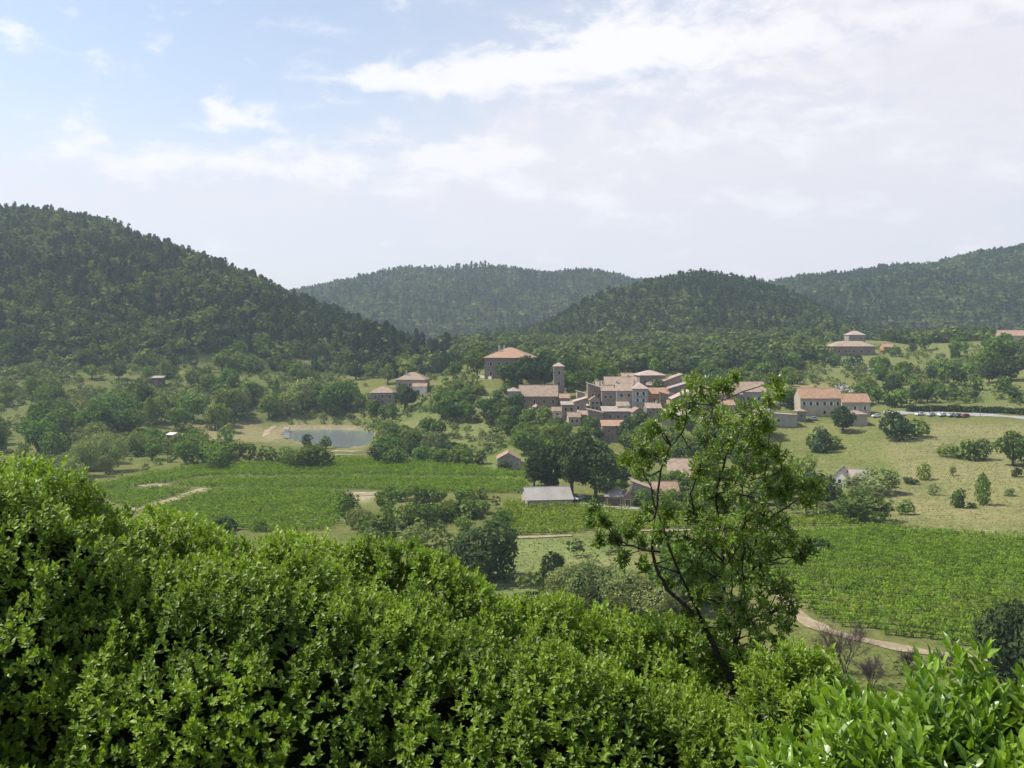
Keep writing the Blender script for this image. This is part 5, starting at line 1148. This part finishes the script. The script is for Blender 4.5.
for px, row, rr in TUFT:
    dy = rng.uniform(-0.36, 0.36); c0 = S(px, row, dy); rad = rr / F * SY * 1.25
    # twig from the nearest limb node below
    dist = np.linalg.norm(NP - c0, axis=1) + np.where(NP[:, 2] > c0[2], 0.25, 0); k = int(np.argmin(dist))
    mid = (NP[k] + c0) / 2 + rng.normal(0, 0.02, 3) + np.array([0, 0, -0.01])
    b.tube([NP[k], mid, c0], [min(NR[k], 0.006), 0.004, 0.0018], 5)
    if px > 762 and 440 < row < 640 and rng.uniform() < 0.4: continue
    ns = int((12 + rr * 1.9) * (0.55 if row < 470 else 0.8))
    q = rng.normal(size=(ns, 3)); q = unit(q) * rad * rng.uniform(0.2, 1.0, (ns, 1)) ** 0.6
    for e in q[: ns // 2]: b.tube([c0 - e * 0.1, c0 + e * 0.55, c0 + e], [0.0022, 0.0018, 0.001], 4)
    ctr.append(c0 + q); nrm.append(unit(q + np.array([0, 0, 0.25 * rad]))); tns.append(np.clip(np.full(ns, rng.uniform(0.4, 0.8)) + (0.2 if row < 430 else 0), 0, 1))
b.build('trunk', M['dark_bark'], sap, smooth=True)
A = shoots(np.concatenate(ctr), np.concatenate(nrm), 0.031, k=(8, 12), stem=0.055, up=0.35, lw=0.42, tint=np.concatenate(tns), spread=(0.4, 1.5))
leaf_obj('crown', [A], M['sapling'], sap)

# bare shrubs by the path: twigs only
def bare_shrub(px, row, h, w, seed, label):
    r = np.random.default_rng(seed); x, Y, z = at(px, row); h = h / F * Y * 1.2; bb = MB()
    def grow(p, d, l, rad, lev):
        q = p + d * l; m_ = (p + q) / 2 + r.normal(0, 0.05 * l, 3); bb.tube([p, m_, q], [rad, rad * 0.8, rad * 0.6], 4)
        if lev == 0: return
        for _ in range(4): grow(p + (q - p) * r.uniform(0.45, 1), unit(d + r.normal(0, 0.42, 3) + np.array([0, 0, .12])), l * r.uniform(0.55, 0.8), rad * 0.6, lev - 1)
    for i in range(7):
        th = r.uniform(0, 6.28); grow(np.array([0.1 * math.cos(th), 0.1 * math.sin(th), -0.1]), unit(np.array([math.cos(th) * w, math.sin(th) * w, h])), h * 0.36, 0.06, 4)
    tag(link('bare_shrub', bb.mesh('bare_shrub', M['dead_twig']), None, (x, Y, z)), label, 'shrub')
bare_shrub(845, 674, 52, 3.0, 1, 'tall leafless purplish brown shrub beside the sandy path')
bare_shrub(872, 688, 32, 2.2, 2, 'lower leafless brown shrub in front of the tall leafless one')
bare_shrub(908, 668, 20, 1.6, 3, 'thin bare shrub at the bend of the sandy path')
bare_shrub(946, 672, 22, 1.6, 4, 'thin bare shrub between the path bend and the dark tree')

# ------------------------------------------------------------------ air
HX, HY0, HY1, HZ0, HZ1 = 3300, -40, 2800, -70, 330
b = MB(); b.box(-HX, HX, HY0, HY1, HZ0, HZ1)
m, nt = new_mat('valley_haze')
v = nd(nt, 'ShaderNodeVolumePrincipled'); v.inputs['Color'].default_value = (0.74, 0.87, 1.0, 1); v.inputs['Density'].default_value = 0.00016; v.inputs['Anisotropy'].default_value = 0.25
o_ = nd(nt, 'ShaderNodeOutputMaterial'); nt.links.new(v.outputs[0], o_.inputs['Volume'])
tag(b.build('haze', m), 'thin bluish summer haze filling the valley', kind='stuff')

# ------------------------------------------------------------------ sky and sun
SUN = unit(np.array([-0.56, 0.06, 0.82]))
EL = math.asin(SUN[2]); ROT = math.atan2(SUN[0], SUN[1])
wd = bpy.data.worlds.new('World'); scene.world = wd; wd.use_nodes = True; nt = wd.node_tree; nt.nodes.clear()
sky = nd(nt, 'ShaderNodeTexSky', sky_type='NISHITA', sun_disc=False, sun_elevation=EL, sun_rotation=ROT, altitude=300, air_density=1.0, dust_density=1.6, ozone_density=1.0)
g = nd(nt, 'ShaderNodeTexCoord'); sx = nd(nt, 'ShaderNodeSeparateXYZ'); nt.links.new(g.outputs['Generated'], sx.inputs[0])
az = mathn(nt, 'ARCTAN2', sx.outputs[0], sx.outputs[1]); el = mathn(nt, 'ARCSINE', sx.outputs[2])
# clouds live on the dome: azimuth and height above the horizon, stretched sideways towards the horizon
cv = nd(nt, 'ShaderNodeCombineXYZ')
nt.links.new(mathn(nt, 'MULTIPLY', az, 1.0), cv.inputs[0]); nt.links.new(mathn(nt, 'MULTIPLY', el, 2.1), cv.inputs[1])
w_ = nd(nt, 'ShaderNodeTexNoise', i_Scale=7.0, i_Detail=4); nt.links.new(cv.outputs[0], w_.inputs['Vector'])
va = nd(nt, 'ShaderNodeVectorMath', operation='MULTIPLY_ADD'); nt.links.new(w_.outputs['Color'], va.inputs[0]); va.inputs[1].default_value = (0.09, 0.07, 0); nt.links.new(cv.outputs[0], va.inputs[2])
na = nd(nt, 'ShaderNodeTexNoise', i_Scale=17.0, i_Detail=9, i_Roughness=0.6); nt.links.new(va.outputs[0], na.inputs['Vector'])
nb = nd(nt, 'ShaderNodeTexNoise', i_Scale=3.2, i_Detail=5, i_Roughness=0.5); nt.links.new(va.outputs[0], nb.inputs['Vector'])
wa = nd(nt, 'ShaderNodeSeparateXYZ'); nt.links.new(va.outputs[0], wa.inputs[0])
waz, wel = mathn(nt, 'SUBTRACT', wa.outputs[0], 0.045), mathn(nt, 'DIVIDE', mathn(nt, 'SUBTRACT', wa.outputs[1], 0.035), 2.1)
def blob(px, row, sx_, sy_, amp):
    a0 = math.atan((px - 512) / F); e0 = math.atan((HOR - row) / math.hypot(F, px - 512))
    dx = mathn(nt, 'DIVIDE', mathn(nt, 'SUBTRACT', waz, a0), sx_ / F); dy = mathn(nt, 'DIVIDE', mathn(nt, 'SUBTRACT', wel, e0), sy_ / F)
    e = mathn(nt, 'EXPONENT', mathn(nt, 'MULTIPLY', mathn(nt, 'ADD', mathn(nt, 'MULTIPLY', dx, dx), mathn(nt, 'MULTIPLY', dy, dy)), -1.0))
    return mathn(nt, 'MULTIPLY', e, amp)
def total(L):
    s = L[0]
    for q in L[1:]: s = mathn(nt, 'ADD', s, q)
    return s
veil_b = total([blob(*q) for q in [(800, 80, 330, 170, 0.95), (1000, 60, 220, 150, 0.4), (400, 200, 420, 55, 0.5), (60, 175, 200, 45, 0.45), (520, 150, 160, 50, 0.3), (700, 210, 320, 60, 0.4)]])
puff_b = total([blob(*q) for q in [(660, 35, 85, 34, 0.55), (600, 52, 50, 20, 0.35), (440, 78, 120, 17, 0.5), (530, 70, 70, 20, 0.45), (250, 112, 42, 20, 0.40), (420, 150, 90, 20, 0.34), (160, 155, 110, 22, 0.34), (530, 152, 45, 16, 0.3), (30, 50, 40, 14, 0.28), (5, 22, 20, 10, 0.25), (600, 205, 45, 16, 0.28), (440, 188, 90, 16, 0.28), (800, 30, 90, 30, 0.30), (960, 15, 90, 22, 0.3), (480, 165, 60, 18, 0.25), (560, 190, 60, 14, 0.2), (700, 130, 120, 40, 0.2), (860, 120, 90, 40, 0.2), (770, 200, 70, 14, 0.25), (985, 165, 60, 24, 0.26), (860, 210, 60, 14, 0.2), (300, 165, 80, 16, 0.25)]])
horizon = mathn(nt, 'EXPONENT', mathn(nt, 'MULTIPLY', mathn(nt, 'MAXIMUM', el, 0.0), -7.5))
veil = mathn(nt, 'ADD', mathn(nt, 'MULTIPLY', veil_b, maprange(nt, mathn(nt, 'MULTIPLY_ADD', na.outputs['Fac'], 0.7, mathn(nt, 'MULTIPLY', nb.outputs['Fac'], 0.6)), 0.45, 0.85, 0.55, 1.15)), mathn(nt, 'MULTIPLY', horizon, 0.9))
veil = mathn(nt, 'MULTIPLY', veil, 0.95, clamp=True)
puff = maprange(nt, mathn(nt, 'ADD', mathn(nt, 'MULTIPLY_ADD', na.outputs['Fac'], 1.7, -0.42), puff_b), 0.50, 0.98)
VEIL = (6.0, 5.86, 6.2); PUFF = (7.0, 6.9, 7.05); GREY = (4.9, 4.85, 5.45)
greyf = mathn(nt, 'MULTIPLY', total([blob(*q) for q in [(930, 60, 110, 45, 0.9), (1010, 110, 60, 30, 0.5), (840, 180, 160, 30, 0.35)]]), maprange(nt, na.outputs['Fac'], 0.35, 0.62, 0.05, 0.5), clamp=True)
skyb = nd(nt, 'ShaderNodeHueSaturation', i_Saturation=0.86, i_Value=1.22); nt.links.new(sky.outputs[0], skyb.inputs['Color'])
col = mixc(nt, veil, skyb.outputs[0], VEIL)
col = mixc(nt, mathn(nt, 'MULTIPLY', puff, 0.92), col, PUFF)
col = mixc(nt, greyf, col, GREY)
bg = nd(nt, 'ShaderNodeBackground', i_Strength=0.10); nt.links.new(col, bg.inputs['Color'])
wo = nd(nt, 'ShaderNodeOutputWorld'); nt.links.new(bg.outputs[0], wo.inputs['Surface'])
L = bpy.data.lights.new('sun', 'SUN'); L.energy = 4.2; L.angle = R(0.53); L.color = (1.0, 0.955, 0.88)
so = bpy.data.objects.new('sun', L); COL.objects.link(so)
from mathutils import Vector
so.rotation_euler = Vector(-SUN).to_track_quat('-Z', 'Y').to_euler()

# ------------------------------------------------------------------ camera and render settings
cam = bpy.data.cameras.new('camera'); cam.sensor_width = 36; cam.lens = F / 1024 * 36; cam.shift_y = -(384 - HOR) / 1024; cam.clip_start = 0.1; cam.clip_end = 9000
co = bpy.data.objects.new('camera', cam); COL.objects.link(co); co.location = (0, 0, 0); co.rotation_euler = (R(90), 0, 0)
scene.camera = co
vs = scene.view_settings; vs.view_transform = 'Standard'; vs.look = 'None'; vs.exposure = 0.6; vs.gamma = 1.0; vs.use_curve_mapping = False
scene.render.engine = 'CYCLES'
cy = scene.cycles
scene.render.filter_size = 1.15
cy.use_denoising = True; cy.max_bounces = 5; cy.diffuse_bounces = 3; cy.glossy_bounces = 2; cy.transmission_bounces = 3; cy.transparent_max_bounces = 4; cy.volume_bounces = 0
cy.use_adaptive_sampling = False; cy.caustics_reflective = False; cy.caustics_refractive = False
cy.sample_clamp_indirect = 6
